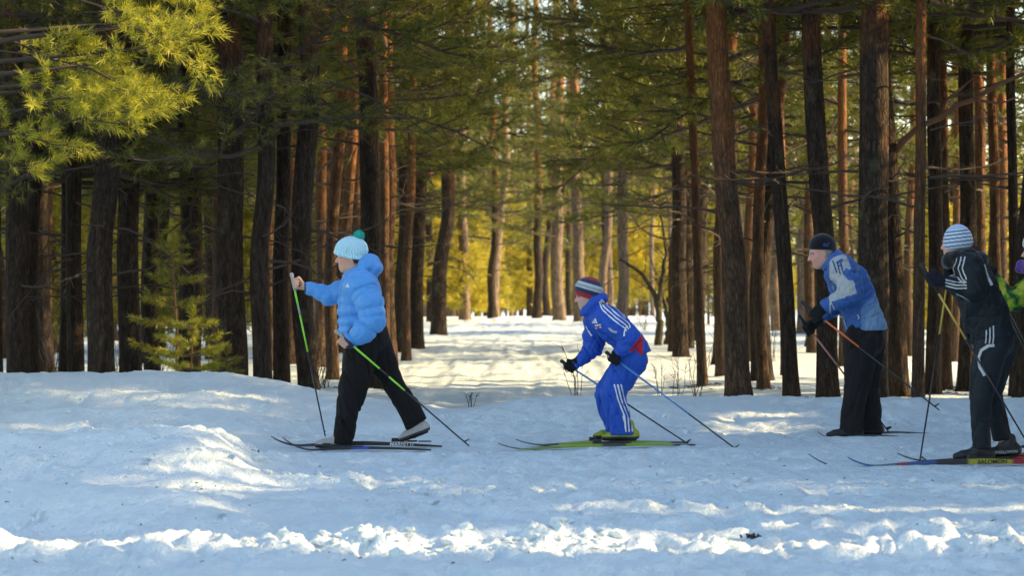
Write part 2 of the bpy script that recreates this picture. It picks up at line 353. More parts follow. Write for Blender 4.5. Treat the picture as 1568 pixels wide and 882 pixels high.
V = ICO_V[None]*(1+cr_.normal(0, .22, (len(xx), 12, 1)))*rr_[:, None, None]*np.array([1.2, 1.0, .75])+np.stack([xx, yy, zz+rr_*.25], 1)[:, None]
T = (ICO_T[None]+12*np.arange(len(xx))[:, None, None]).reshape(-1, 3)
tag(obj('snow_clods', mk_mesh('snow_clods', V.reshape(-1, 3), [T], False), M['snow']), 'broken clods of snow strewn along the trodden ridges', 'snow', kind='stuff')

# ------------------------------------------------------------------ trees
def perp(D, rng):
    R = rng.normal(size=D.shape); R -= (R*D).sum(-1, keepdims=True)*D
    return R/(np.linalg.norm(R, axis=-1, keepdims=True)+1e-9)
def needles(Ps, D, L, nn, nl, nw, rng):
    n = len(Ps)
    t = rng.random((n, nn))**.8
    Dn = np.repeat(D[:, None], nn, 1); R = perp(Dn, rng)
    th = np.radians(62-32*t+rng.normal(0, 8, (n, nn)))[..., None]
    d = Dn*np.cos(th)+R*np.sin(th)
    b = Ps[:, None]+Dn*(L[:, None]*t)[..., None]
    W = np.cross(d, perp(d, rng))*nw*.5
    ln = (nl*(.75+.5*rng.random((n, nn))))[..., None]
    V = np.stack([b-W, b+W, b+d*ln], 2).reshape(-1, 3)
    T = np.arange(len(V)).reshape(-1, 3)
    c = np.repeat(np.clip(rng.normal(.45, .28, n), 0, 1), nn*3)
    c = np.clip(c+np.repeat(rng.normal(0, .12, n*nn), 3), 0, 1)
    return V, T, c
def foliage_mesh(name, shoots, lod, rng, off=None):
    Ps = np.array([s[0] for s in shoots]); D = np.array([s[1] for s in shoots]); L = np.array([s[2] for s in shoots])
    D = D/np.linalg.norm(D, axis=1)[:, None]
    V, T, c = needles(Ps, D, L, *lod, rng)
    if off is not None: V = V-off
    me = mk_mesh(name, V, [T], False)
    set_col(me, np.stack([c, c, c], 1))
    return me
def gen_branch(rng, base, az, L, pitch, droop, wood, shoots, dens=1., r0=.022, sl=.17):
    """a live pine bough: main axis, side branches, needle shoots"""
    n = 7; pts = [np.array(base, float)]; a = az; p = pitch
    for k in range(n):
        d = np.array([math.cos(a)*math.cos(p), math.sin(a)*math.cos(p), math.sin(p)])
        pts.append(pts[-1]+d*L/n); a += rng.normal(0, .13); p += droop/n+rng.normal(0, .07)
        if k == n-2: p += .25
    pts = np.array(pts); wood.tube(pts, np.linspace(r0, r0*.25, n+1), 5, False)
    nsec = max(4, int(L/.16*dens)); side = 1
    for q in range(nsec):
        t = .22+.78*(q+rng.random()*.6)/nsec
        t = min(t, .999); f = t*n; i0 = int(f); b = pts[i0]*(1-(f-i0))+pts[i0+1]*(f-i0)
        md = nrm(pts[i0+1]-pts[i0]); side = -side
        sd = nrm(np.cross(md, [0, 0, 1]))*side
        ang = math.radians(rng.uniform(38, 68))
        d = nrm(md*math.cos(ang)+sd*math.sin(ang)+np.array([0, 0, rng.normal(.08, .22)]))
        l2 = (.42*L*(1-t)+.22)*rng.uniform(.6, 1.15)
        e = b+d*l2+np.array([0, 0, rng.uniform(-.02, .10)*l2*2])
        m = (b+e)/2+rng.normal(0, .03, 3)*l2
        wood.tube([b, m, e], [r0*.35, r0*.28, r0*.15], 4, False)
        ns = max(2, int(l2/.085*dens))
        for s in range(ns):
            u = .30+.70*(s+rng.random())/ns
            c = (b*(1-u)+e*u) if u > .5 else (b*(1-u)+m*u)
            dd = nrm(d+rng.normal(0, .55, 3)+np.array([0, 0, .15]))
            shoots.append((c, dd, sl*rng.uniform(.7, 1.25)))
        shoots.append((e, d, sl*1.2))
    shoots.append((pts[-1], nrm(pts[-1]-pts[-2]), sl*1.3))
def dead_branch(rng, base, az, L, pitch, wood, r0=.016):
    n = 6; pts = [np.array(base, float)]; a = az; p = pitch
    for k in range(n):
        d = np.array([math.cos(a)*math.cos(p), math.sin(a)*math.cos(p), math.sin(p)])
        pts.append(pts[-1]+d*L/n); a += rng.normal(0, .22); p += rng.normal(-.02, .16)
    pts = np.array(pts); wood.tube(pts, np.linspace(r0, r0*.3, n+1), 5, False)
    for q in range(int(3+L*4)):
        t = rng.uniform(.2, .98)*n; i0 = int(t); b = pts[i0]*(1-(t-i0))+pts[i0+1]*(t-i0)
        d = nrm(nrm(pts[i0+1]-pts[i0])+rng.normal(0, .7, 3)); l2 = rng.uniform(.12, .5)*(1-.5*t/n)
        m = b+d*l2*.5; e = m+nrm(d+rng.normal(0, .35, 3))*l2*.5
        wood.tube([b, m, e], [r0*.32, r0*.24, r0*.12], 3, False)
def trunk_mesh(seed, H=17, r=.2, bend=.1, seg=26, fine=.07, zf=7.5, pts=None):
    rng = np.random.default_rng(seed)
    z = np.concatenate([np.arange(-.35, zf, fine), np.linspace(zf, H, 24)])
    th = np.arange(seg)/seg*2*np.pi
    tz, tt = np.meshgrid(z, th, indexing='ij')
    ct, st = np.cos(tt)*1.6, np.sin(tt)*1.6
    rel = fbm(ct*2.3+seed*3.7, st*2.3+tz*.9, seed, 3)+.9*fbm(ct*4.7+9, tz*1.3+st*4.7, seed+5, 3)
    rr = r*np.clip(1-.68*np.maximum(tz, 0)/H, .1, 1)*(1+.075*rel)*(1+.42*np.exp(-np.maximum(tz+.1, 0)/.17)*(1+.5*np.cos(tt*4+seed)))
    if pts is None:
        kx = bend*(fbm(z*.22+seed, z*0+.5, seed+1, 3)-fbm(np.array([seed+0.]), np.array([.5]), seed+1, 3)[0]); ky = bend*fbm(z*.22+seed+50, z*0+.5, seed+2, 3)
    else:
        kx = np.interp(z, [p[0] for p in pts], [p[1] for p in pts]); ky = z*0
        ker = np.ones(9)/9; kx = np.convolve(np.pad(kx, 4, 'edge'), ker, 'valid')
    V = np.stack([rr*np.cos(tt)+kx[:, None], rr*np.sin(tt)+ky[:, None], tz], -1).reshape(-1, 3)
    n = len(z); i = np.arange(n-1)[:, None]*seg; j = np.arange(seg)[None]; jn = (j+1) % seg
    Q = np.stack([i+j, i+jn, i+seg+jn, i+seg+j], -1).reshape(-1, 4)
    return mk_mesh('trunk', V, [Q])
TRUNKS = [trunk_mesh(100+k, bend=[.25, .5, .35, .7, .3][k]) for k in range(5)]
TR_FAR = [trunk_mesh(120+k, bend=.5, seg=9, fine=.8, zf=8) for k in range(3)]
for me in TRUNKS: me.materials.append(M['bark'])
TR_END = [m.copy() for m in TRUNKS]
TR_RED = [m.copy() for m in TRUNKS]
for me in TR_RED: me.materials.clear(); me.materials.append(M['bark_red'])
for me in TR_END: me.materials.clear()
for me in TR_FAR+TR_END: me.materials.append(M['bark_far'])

LOD_N = (24, .085, .0075); LOD_M = (15, .11, .016); LOD_F = (8, .16, .024)
def crown(seed, live, dead, lod, dens=1., cone=None):
    """live=(z0,z1,n,L0,L1) live boughs; dead=(z0,z1,n,L0,L1) dry branches; returns meshes"""
    rng = np.random.default_rng(seed); wood = MB(); sh = []; dw = MB()
    z0, z1, n, L0, L1 = live
    az = rng.random()*6.28
    for k in range(n):
        z = z0+(z1-z0)*((k+rng.random()*.8)/n); az += 2.4+rng.normal(0, .4); t = (z-z0)/(z1-z0)
        L = (L0+(L1-L0)*t)*rng.uniform(.7, 1.2)
        gen_branch(rng, (.06*math.cos(az), .06*math.sin(az), z), az, L, rng.uniform(-.25, .2)+.45*t, rng.uniform(-.25, .15), wood, sh, dens, r0=.014+.009*L)
    z0, z1, n, L0, L1 = dead
    for k in range(n):
        z = rng.uniform(z0, z1); az = rng.random()*6.28; L = rng.uniform(L0, L1)
        dead_branch(rng, (.08*math.cos(az), .08*math.sin(az), z), az, L, rng.uniform(-.3, .35), dw, r0=.009+.006*L)
    cm = foliage_mesh('crown', sh, lod, rng); cm.materials.append(M['needle'])
    wm = wood.mesh('boughs'); wm.materials.append(M['twig'])
    dm = dw.mesh('dead_branches'); dm.materials.append(M['twig'])
    return cm, wm, dm
CR = {
 'edge': [crown(1, (2.3, 12, 38, 2.1, 1.0), (.8, 3.0, 8, .5, 1.3), LOD_N), crown(2, (2.5, 12, 36, 2.0, 1.0), (.8, 3.2, 8, .5, 1.4), LOD_N), crown(3, (2.7, 12.5, 36, 1.9, .9), (.9, 3.2, 8, .5, 1.4), LOD_N)],
 'mid': [crown(11, (3.4, 15, 34, 2.2, 1.0), (1.3, 5.5, 11, .6, 1.9), LOD_M), crown(12, (4.2, 15, 32, 2.3, 1.0), (1.4, 6.0, 12, .7, 2.0), LOD_M), crown(13, (2.9, 14, 36, 2.3, .9), (1.2, 5.5, 10, .6, 1.8), LOD_M)],
 'arch': [crown(41, (3.1, 12, 36, 3.4, 1.5), (1.6, 4.5, 10, .8, 2.2), LOD_M), crown(42, (3.6, 12, 36, 3.6, 1.5), (1.6, 4.5, 10, .8, 2.2), LOD_M)],
 'high': [crown(51, (7.5, 16, 16, 2.0, 1.0), (2, 8, 10, .5, 1.6), LOD_F, .7), crown(52, (8.5, 16, 15, 2.0, 1.0), (2, 8, 10, .5, 1.6), LOD_F, .7)],
 'tall': [crown(21, (3.7, 16, 30, 2.3, 1.1), (1.6, 7.0, 9, .4, 1.5), LOD_M), crown(22, (4.2, 16, 30, 2.4, 1.1), (1.8, 7.5, 10, .4, 1.6), LOD_M)],
 'far': [crown(31, (3.8, 15.5, 30, 2.4, 1.0), (2, 6, 9, .8, 2.0), LOD_F, .7), crown(32, (5.0, 16.5, 28, 2.5, 1.0), (2, 7, 9, .8, 2.0), LOD_F, .7), crown(33, (2.4, 14, 34, 2.4, .9), (1.5, 5, 8, .8, 2.0), LOD_F, .7)],
}
NT = 0
def pine(x, d, wpx, kind, label, group=None, lean=(0, 0), tmesh=None, scale=1., rot=None, var=None, r=None, name='pine_tree', crown_on=True):
    global NT
    NT += 1
    rr = r if r is not None else wpx/2/F*d
    root = empty(name, (x, d, gz(x, d)-.02), label, 'tree', group)
    root.rotation_euler = (lean[1], lean[0], 0)
    rz = rot if rot is not None else (NT*2.399) % 6.283
    far = kind in ('far', 'high')
    tm = tmesh or (TR_FAR[NT % 3] if far else TRUNKS[NT % 5])
    t = obj('trunk', tm, None, root); t.scale = (rr/.2, rr/.2, 1); t.rotation_euler = (0, 0, rz if tmesh is None else 0)
    if crown_on:
        lst = CR[kind]; cm, wm, dm = lst[(var if var is not None else NT) % len(lst)]
        for nm, me in (('crown', cm), ('boughs', wm), ('dead_branches', dm)):
            c = obj(nm, me, None, root); c.rotation_euler = (0, 0, rz); c.scale = (scale,)*3
            if nm != 'crown': c['kind'] = 'stuff'
    return root

def lean_of(xb, xt, d):
    # px offset between base and the frame top -> lean angle about Y
    hgt = CH+HZ/F*d
    return math.atan2((xt-xb)/F*d, hgt)
GL = 'dark pine trunks crowding the left side behind the snow bank'
GR = 'pine trunks standing behind the right hand skiers'
left = [(-6, 27, -10, 22), (27, 26, 20, 36), (57, 28, 55, 21), (97, 29, 100, 17), (117, 26.5, 112, 26), (155, 25.6, 160, 42), (200, 27, 195, 34), (236, 29.5, 240, 25),
        (290, 28.5, 292, 36), (356, 26, 352, 44), (403, 25.6, 398, 29), (431, 27, 440, 25), (470, 26.3, 464, 34), (509, 32, 518, 20), (574, 30, 556, 33), (335, 33, 333, 16), (600, 37, 585, 18), (547, 38, 540, 16), (522, 44, 528, 14), (76, 36, 80, 8), (415, 35, 410, 18), (445, 37.5, 440, 17), (488, 36, 492, 18), (533, 35.5, 536, 17), (565, 39, 560, 15), (590, 34.5, 592, 16), (622, 38.5, 628, 14)]
LL = {236: 'thick dark pine trunk nearest the slender young pine on its shaded side', 200: 'second thick trunk from the slender young pine, away from the trail', 155: 'third and stoutest thick trunk from the slender young pine, away from the trail',
      117: 'fourth thick trunk from the slender young pine, away from the trail', 27: 'fifth thick trunk from the slender young pine, beneath the sunlit boughs', 290: 'thick dark trunk directly behind the bright little pine sapling',
      356: 'first thick trunk past the bright sapling towards the trail', 403: 'second thick trunk past the bright sapling towards the trail', 431: 'third thick trunk past the bright sapling, close behind another',
      574: 'tall pine trunk rising right behind the woman in the puffer jacket', 470: 'dark pine trunk just behind the raised ski pole hand'}
for k, (xb, d, xt, wp) in enumerate(left):
    lab, gp = (LL[xb], None) if xb in LL else ('slim pine trunk standing between the thick trunks behind the left bank', 'slim pines in the left group')
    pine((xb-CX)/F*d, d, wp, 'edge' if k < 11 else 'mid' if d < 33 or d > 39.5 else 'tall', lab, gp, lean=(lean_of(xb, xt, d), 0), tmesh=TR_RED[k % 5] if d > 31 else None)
def curved(seed, pts): return (lambda m: (m.materials.append(M['bark']), m)[1])(trunk_mesh(seed, pts=pts))
pine((613-CX)/F*43, 43, 22, 'mid', 'dark pine with a forked knee, left edge of the trail, one of three', 'three dark pines along the left edge of the trail', tmesh=curved(201, [(-1, 0), (1.2, .02), (2.2, .16), (3.2, .12), (6, .22), (17, .5)]))
pine((639-CX)/F*46, 46, 21, 'mid', 'dark pine with a forked knee, left edge of the trail, one of three', 'three dark pines along the left edge of the trail', tmesh=curved(202, [(-1, 0), (1.2, -.02), (3.2, .1), (6, .15), (17, .3)]))
pine((672-CX)/F*58, 58, 24, 'mid', 'crooked dark pine trunk bulging at mid height beside the far trail', None, tmesh=curved(203, [(-1, .0), (.8, .0), (1.7, .02), (2.8, .25), (4.5, .22), (7, .3), (17, .5)]))
for k, (xb, d, xt, wp) in enumerate([(712, 80, 711, 17), (754, 83.5, 752, 13), (822, 83, 821, 14), (838, 90, 838, 12), (857, 79, 852, 20), (889, 76, 884, 19), (924, 66, 930, 14), (952, 60, 950, 18), (700, 96, 702, 12), (872, 94, 873, 10)]):
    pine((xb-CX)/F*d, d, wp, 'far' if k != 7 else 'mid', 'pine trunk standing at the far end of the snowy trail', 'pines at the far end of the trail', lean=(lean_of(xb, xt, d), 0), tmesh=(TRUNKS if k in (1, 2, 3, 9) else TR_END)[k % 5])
right = [(1076, 30.1, 1058, 15), (1103, 33, 1093, 14), (1131, 26.4, 1089, 38), (1170, 29.2, 1160, 19), (1214, 26.3, 1178, 24), (1203, 33, 1196, 14), (1268, 26.4, 1235, 34), (1292, 36, 1285, 16), (1328, 25.8, 1322, 50),
         (1378, 27.2, 1353, 33), (1406, 25.4, 1416, 19), (1428, 27.5, 1428, 24), (1450, 29, 1440, 15), (1478, 28.5, 1470, 27), (1508, 32, 1500, 19), (1530, 30, 1520, 17), (1553, 27.5, 1546, 16), (1578, 26.4, 1584, 30), (1150, 40, 1146, 14), (1243, 44, 1240, 16), (1350, 38, 1356, 14), (1030, 44, 1034, 13), (1462, 40, 1466, 13), (1395, 42, 1392, 13), (1540, 41, 1536, 14)]
Ytree = None
for k, (xb, d, xt, wp) in enumerate(right):
    lab, gp = 'dark pine trunk in the stand behind the old man and the dark-clad skier', GR
    if xb == 1131: lab, gp = 'leaning reddish-brown pine trunk between the crouching boy and the old man', None
    elif xb == 1328: lab, gp = 'thickest pine trunk directly behind the old man in the blue jacket', None
    elif xb == 1268: lab, gp = "straight dark pine trunk just behind the old man's face", None
    elif xb == 1406: lab, gp = 'reddish slim pine trunk just in front of the others between old man and dark-clad skier', None
    elif xb == 1214: lab, gp = 'slender dark pine leaning left, between the leaning reddish-brown pine and the old man', None
    elif xb == 1378: lab, gp = 'dark leaning pine with a long orange limb reaching over the dark-clad skier', None
    elif xb == 1428: lab, gp = 'dark pine trunk just behind the reddish slim trunk by the planted yellow pole', None
    elif xb == 1478: lab, gp = 'dark pine trunk directly behind the pale blue striped hat', None
    elif xb == 1578: lab, gp = 'thick pine trunk behind the patterned-jacket skier', None
    elif wp < 20: lab, gp = 'slim pine trunk in the right hand stand behind the skiers', 'slim pines in the right hand stand'
    t = pine((xb-CX)/F*d, d, wp, 'tall' if d < 36 else 'mid', lab, gp, lean=(lean_of(xb, xt, d), 0), tmesh=TR_RED[k % 5] if d > 28.6 or xb in (1131, 1406) else None)
    if xb == 1328: Ytree = t
    if xb == 1378: Ztree = t
# heavy orange limb of the tree behind the old man
o = Ztree.location
mb = MB(); pts = [P(1366, 236, 27.22), P(1385, 214, 27.05), P(1408, 193, 26.9), P(1440, 180, 26.7), P(1466, 160, 26.6), P(1490, 152, 26.6), P(1530, 128, 26.5), P(1570, 112, 26.4), P(1660, 60, 26.2)]
mb.tube(np.array(pts), [.046, .040, .035, .036, .029, .029, .024, .021, .012], 8)
mb.tube([P(1440, 178, 26.7), P(1452, 150, 26.6), P(1490, 120, 26.4)], [.02, .015, .008], 5)
mb.tube([P(1490, 152, 26.6), P(1530, 158, 26.4), P(1560, 148, 26.3)], [.016, .012, .006], 5)
lm = obj('limb', mb.mesh('limb', off=np.array(o)), M['limb'], Ztree)
lm.matrix_parent_inverse = Ztree.rotation_euler.to_matrix().to_4x4().inverted()

# forked mossy saplings right of the trail
def mossy(xb, d, forks, label, group):
    x = (xb-CX)/F*d; b = np.array([x, d, gz(x, d)])
    root = empty('forked_tree', b, label, 'tree', group)
    mb = MB()
    for pts, r0, r1 in forks:
        pp = np.array([P(a, c, d)+np.array([0, e, 0]) for a, c, e in pts])-b
        # smooth resample
        t = np.linspace(0, 1, len(pp)); tt = np.linspace(0, 1, len(pp)*4)
        q = np.stack([np.interp(tt, t, pp[:, i]) for i in range(3)], 1)+RNG.normal(0, .012, (len(tt), 3))
        mb.tube(q, np.linspace(r0, r1, len(tt)), 8)
    obj('trunk', mb.mesh('trunk'), M['bark_mossy'], root)
    tw = MB()
    for k in range(16):
        f = forks[RNG.integers(len(forks))][0]; p = f[RNG.integers(1, len(f))]
        dead_branch(RNG, P(p[0], p[1], d)-b, RNG.random()*6.28, RNG.uniform(.4, 1.2), RNG.uniform(.1, .9), tw, .012)
    obj('twigs', tw.mesh('twigs'), M['twig'], root)
mossy(1008, 49, [([(1008, 529, 0), (1011, 495, 0), (1008, 470, 0), (1003, 450, .1), (985, 420, .2), (950, 395, .3)], .085, .025), ([(1008, 470, 0), (1013, 430, -.1), (1020, 390, -.2), (1012, 330, 0)], .06, .02)], 'short mossy-footed forked tree right of the trail, leaning left', None)
mossy(1024, 49.5, [([(1022, 529, 0), (1026, 500, 0), (1021, 478, 0), (1026, 458, .1), (1045, 438, .2), (1064, 415, .3), (1090, 405, .3)], .09, .03), ([(1022, 480, 0), (1010, 440, -.1), (1018, 400, .1), (1040, 350, .2)], .05, .02)], 'short mossy-footed forked tree right of the trail, curving right', None)

# ---- the wood behind: random fill, kept off the trail
rng = np.random.default_rng(42)
used = [((a-CX)/F*b, b) for a, b, *_ in left+right]
def free(x, d, m):
    return all((x-a)**2+(d-b)**2 > m*m for a, b in used)
GLADE = [(72, 130, 1.0), (48, 57, 7.5), (64, 70, 9), (134, 150, 4), (33, 39, 7), (41, 45, 9)]     # open lanes the low sun comes in through
def fill(n, d0, d1, kind, lab, gp, m, wr=(.10, .2), xr=None, hole=2.7, far_end=84):
    c = 0; tries = 0
    while c < n and tries < n*60:
        tries += 1
        d = math.sqrt(rng.uniform(d0*d0, d1*d1)); x = rng.uniform(-.235, .235)*d if xr is None else rng.uniform(*xr)
        if d < far_end and abs(x-.1) < hole+.065*max(d-42, 0): continue
        if d >= far_end and abs(x) < .055*d and rng.random() < .6: continue
        if not free(x, d, m): continue
        if any(g0 < d < g1 and x > gx for g0, g1, gx in GLADE): continue
        used.append((x, d)); c += 1
        pine(x, d, 0, kind, lab, gp, lean=(rng.normal(0, .018), rng.normal(0, .015)), r=rng.uniform(*wr), scale=rng.uniform(.85, 1.1))
fill(26, 33, 58, 'mid', 'pine trunk deeper in the wood behind the front trunks', 'pines deeper in the wood', 2.0)
fill(40, 56, 92, 'far', 'pine in the middle distance of the wood with lit yellow-green boughs', 'pines in the middle distance', 2.4)
fill(80, 92, 165, 'far', 'distant pine in the sunny wood at the back', 'distant pines at the back', 2.6)

for k, (px, d, r_) in enumerate([(648, 96, .12), (690, 104, .11), (734, 118, .11), (783, 122, .10), (866, 124, .12), (936, 112, .11), (1000, 116, .12), (620, 116, .12)]):
    pine((px-CX)/F*d, d, 0, 'high', 'pale slender pine lit by the low sun beyond the end of the trail', 'pale sunlit pines beyond the trail', r=r_, lean=(rng.normal(0, .012), 0))
# pines leaning their low boughs over the trail
for x, d, v_ in [(2.9, 74, 1), (-2.6, 77, 0), (.7, 99, 1), (3.3, 31.0, 1), (-3.2, 41, 0), (2.9, 41.5, 1), (-2.9, 46, 1), (3.4, 47, 0), (-3.5, 53, 1), (4.4, 60, 0), (-4.6, 68, 1)]:
    pine(x, d, 0, 'arch', 'pine beside the trail with long low boughs hanging over it', 'pines with boughs over the trail', r=.13, var=v_, scale=1.0)
# trees outside the frame on the right: the wood goes on and shades the clearing
def off(x, d, kind, r, sc_=1.0):
    pine(x, d, 0, kind, 'tall pine of the wood beyond the right edge of the view', 'pines beyond the right edge', r=r, lean=(rng.normal(0, .015), rng.normal(0, .015)), scale=sc_)
for d, xs in [(27.6, (9.5, 14)), (28.9, (7.6, 12)), (30.6, (9, 15)), (47, (12.5,)), (60, (15.5,))]:
    for x in xs: off(x+rng.uniform(-.6, .6), d+rng.uniform(-.6, .6), 'mid', rng.uniform(.12, .2), rng.uniform(.9, 1.1))
# trees outside the frame on the left
for d, xs in [(25.5, (-6.6, -9.5)), (28, (-7.4, -11)), (22.5, (-7.4,)), (32, (-8.6, -12.5))]:
    for x in xs: pine(x, d, 0, 'edge', 'pine of the wood beyond the left edge of the view', 'pines beyond the left edge', r=rng.uniform(.14, .2))

for k in range(34):
    x = rng.uniform(-24, 24); d = rng.uniform(-20, 3.5)
    if abs(x) < 2.0 and d > -3 or x > 7 and d > -2: continue
    pine(x, d, 0, 'mid', 'pine of the wood behind the photographer', 'pines behind the photographer', r=rng.uniform(.13, .2))
for x, d in [(-8.5, 7), (-9.5, 11), (-8.8, 15), (-9.2, 19), (-12, 9), (-12.5, 14), (-12, 18)]:
    pine(x, d, 0, 'mid', 'pine of the wood beyond the left edge of the clearing', 'pines left of the clearing', r=rng.uniform(.13, .2))
# far wood as one mass
mbT = MB(); shoots = []
fr = np.random.default_rng(5)
for k in range(330):
    d = math.sqrt(fr.uniform(150**2, 260**2)); x = fr.uniform(-.30, .30)*d; z = gz(x, d); h = fr.uniform(13, 19)
    mbT.tube([(x, d, z-.3), (x+fr.normal(0, .3), d, z+h*.5), (x+fr.normal(0, .4), d, z+h)], [fr.uniform(.13, .22), .12, .04], 6, False)
    zs = fr.uniform(.0, .32)*h
    for q in range(95):
        t = fr.random(); R = (2.0*(1-t)+.5)*math.sqrt(fr.random()); a = fr.random()*6.28
        shoots.append((np.array([x+R*math.cos(a), d+R*math.sin(a), z+zs+(h-zs)*t]), fr.normal(size=3)+[math.cos(a), math.sin(a), .2], .5))
fw = obj('far_wood', foliage_mesh('far_wood', shoots, (6, .55, .20), fr), M['needle'])
tag(fw, 'distant pine wood closing the view behind the trees', 'wood', kind='stuff')
ft = obj('far_trunks', mbT.mesh('far_trunks'), M['bark'], fw); ft['kind'] = 'stuff'

# ---- young pines
def young(b, h, seed, label, group, mat='needle_y', lod=LOD_N, whorls=None, spread=.42, name='young_pine', sl=.13, nb=(4, 7), dens=1.):
    rng = np.random.default_rng(seed); wood = MB(); sh = []
    wood.tube([(0, 0, -.3), (rng.normal(0, .02), 0, h*.5), (0, 0, h)], [.016*h**.7+.006, .011*h**.7+.003, .004], 7)
    stem = wood; wood = MB()
    ws = whorls or list(np.linspace(.25, .93, max(4, int(h*3))))
    for wz in ws:
        for q in range(rng.integers(*nb)):
            az = rng.random()*6.28; L = h*spread*(1.05-wz)*rng.uniform(.6, 1.15)+.10
            gen_branch(rng, (0, 0, h*wz), az, L, rng.uniform(.05, .4), .15, wood, sh, dens, r0=.008, sl=sl)
    for q in range(6): sh.append((np.array([0, 0, h*(.8+.03*q)]), np.array([rng.normal(0, .3), rng.normal(0, .3), 1]), sl))
    root = empty(name, b, label, 'tree', group)
    obj('trunk', stem.mesh('trunk'), M['limb'], root); obj('boughs', wood.mesh('boughs'), M['twig'], root)
    obj('crown', foliage_mesh('crown', sh, lod, rng), M[mat], root)
    return root
def base(px, d, dz=-.02): x = (px-CX)/F*d; return (x, d, gz(x, d)+dz)
def sapling(b, h, whorls, seed, label, mat='needle_y'):
    rng = np.random.default_rng(seed); st = MB(); wd = MB(); sh = []
    cur = lambda z: np.array([.02*math.sin(z*3), .015*math.cos(z*2), z])
    zs = np.linspace(-.25, h, 9); st.tube([cur(z) for z in zs], np.linspace(.017, .004, 9)*h**.5, 7)
    for wz, L, n in whorls:
        for q in range(n):
            az = q*6.28/n+rng.normal(0, .35); l = L*rng.uniform(.7, 1.15); z0 = h*wz+rng.normal(0, .012)
            d = np.array([math.cos(az), math.sin(az), rng.uniform(.0, .3)]); pts = [cur(z0), cur(z0)+d*l*.5, cur(z0)+d*l+[0, 0, .10*l]]
            wd.tube(pts, [.006, .0045, .002], 5)
            m = max(2, int(l/.055))
            for k in range(m):
                t = .35+.65*(k+1)/m; c = cur(z0)+d*l*t+[0, 0, .1*l*t*t]
                sh.append((c-nrm(d)*.05, nrm(d+rng.normal(0, .12, 3)), .09))
                if k < m-1 and rng.random() < .75:
                    sd = nrm(np.cross(d, [0, 0, 1]))*rng.choice([-1, 1]); sh.append((c, nrm(d+sd*.9+rng.normal(0, .15, 3)), .10*rng.uniform(.7, 1.3)))
    for k in range(7): sh.append((cur(h*(.90+.014*k)), np.array([rng.normal(0, .25), rng.normal(0, .25), 1]), .08))
    root = empty('young_pine', b, label, 'tree')
    obj('trunk', st.mesh('trunk'), M['limb'], root); tag(obj('boughs', wd.mesh('boughs'), M['twig'], root), kind='stuff'); obj('crown', foliage_mesh('crown', sh, (30, .062, .006), rng), M[mat], root)
sapling(base(268, 24.6), 1.66, [(.26, .40, 5), (.34, .30, 3), (.45, .44, 5), (.57, .36, 5), (.71, .30, 5), (.83, .20, 4), (.92, .12, 4)], 301, 'slender young pine with sparse whorls in front of the dark left trunks')
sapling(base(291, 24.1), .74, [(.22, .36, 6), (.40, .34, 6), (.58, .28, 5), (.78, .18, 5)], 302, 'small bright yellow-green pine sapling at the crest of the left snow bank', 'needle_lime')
sapling(base(345, 24.0), .30, [(.4, .16, 5), (.7, .10, 4)], 303, 'tiny pine seedling beside the bright sapling on the left bank')
PY = []
for k in range(4):
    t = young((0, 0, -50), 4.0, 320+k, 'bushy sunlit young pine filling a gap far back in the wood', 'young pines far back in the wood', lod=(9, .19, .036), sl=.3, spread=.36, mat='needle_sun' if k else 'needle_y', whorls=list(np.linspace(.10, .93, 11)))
    PY.append(t)
ur = np.random.default_rng(88); spots = [(700, 92, 4.2), (775, 104, 5.0), (812, 99, 3.4), (735, 108, 6), (1085, 72, 3.6), (640, 80, 5), (590, 72, 4), (800, 118, 5.5), (765, 124, 7), (860, 134, 8), (925, 136, 8), (84, 44, 3.2), (326, 46, 3.4), (320, 60, 4), (660, 110, 6), (690, 120, 7), (750, 116, 6), (838, 138, 8), (600, 100, 6), (560, 92, 5), (500, 70, 4.5), (980, 138, 8), (640, 126, 8)]
for k in range(52):
    d = math.sqrt(ur.uniform(50**2, 140**2)); px = ur.uniform(-20, 1590)
    if d < 90 and abs((px-CX)/F*d-.1) < 3.2+.05*(d-45): continue
    if any(g0 < d < g1 and (px-CX)/F*d > gx+2 for g0, g1, gx in GLADE): continue
    spots.append((px, d, ur.uniform(2.2, 6.0)))
for k, (px, d, h) in enumerate(spots):
    src = PY[k % 4]
    if k < 4: r_ = src
    else:
        r_ = src.copy(); COL.objects.link(r_)
        for ch in src.children:
            c_ = ch.copy(); COL.objects.link(c_); c_.parent = r_
    r_.location = base(px, d); r_.scale = (h/4*1.15, h/4*1.15, h/4); r_.rotation_euler = (0, 0, ur.random()*6.28)

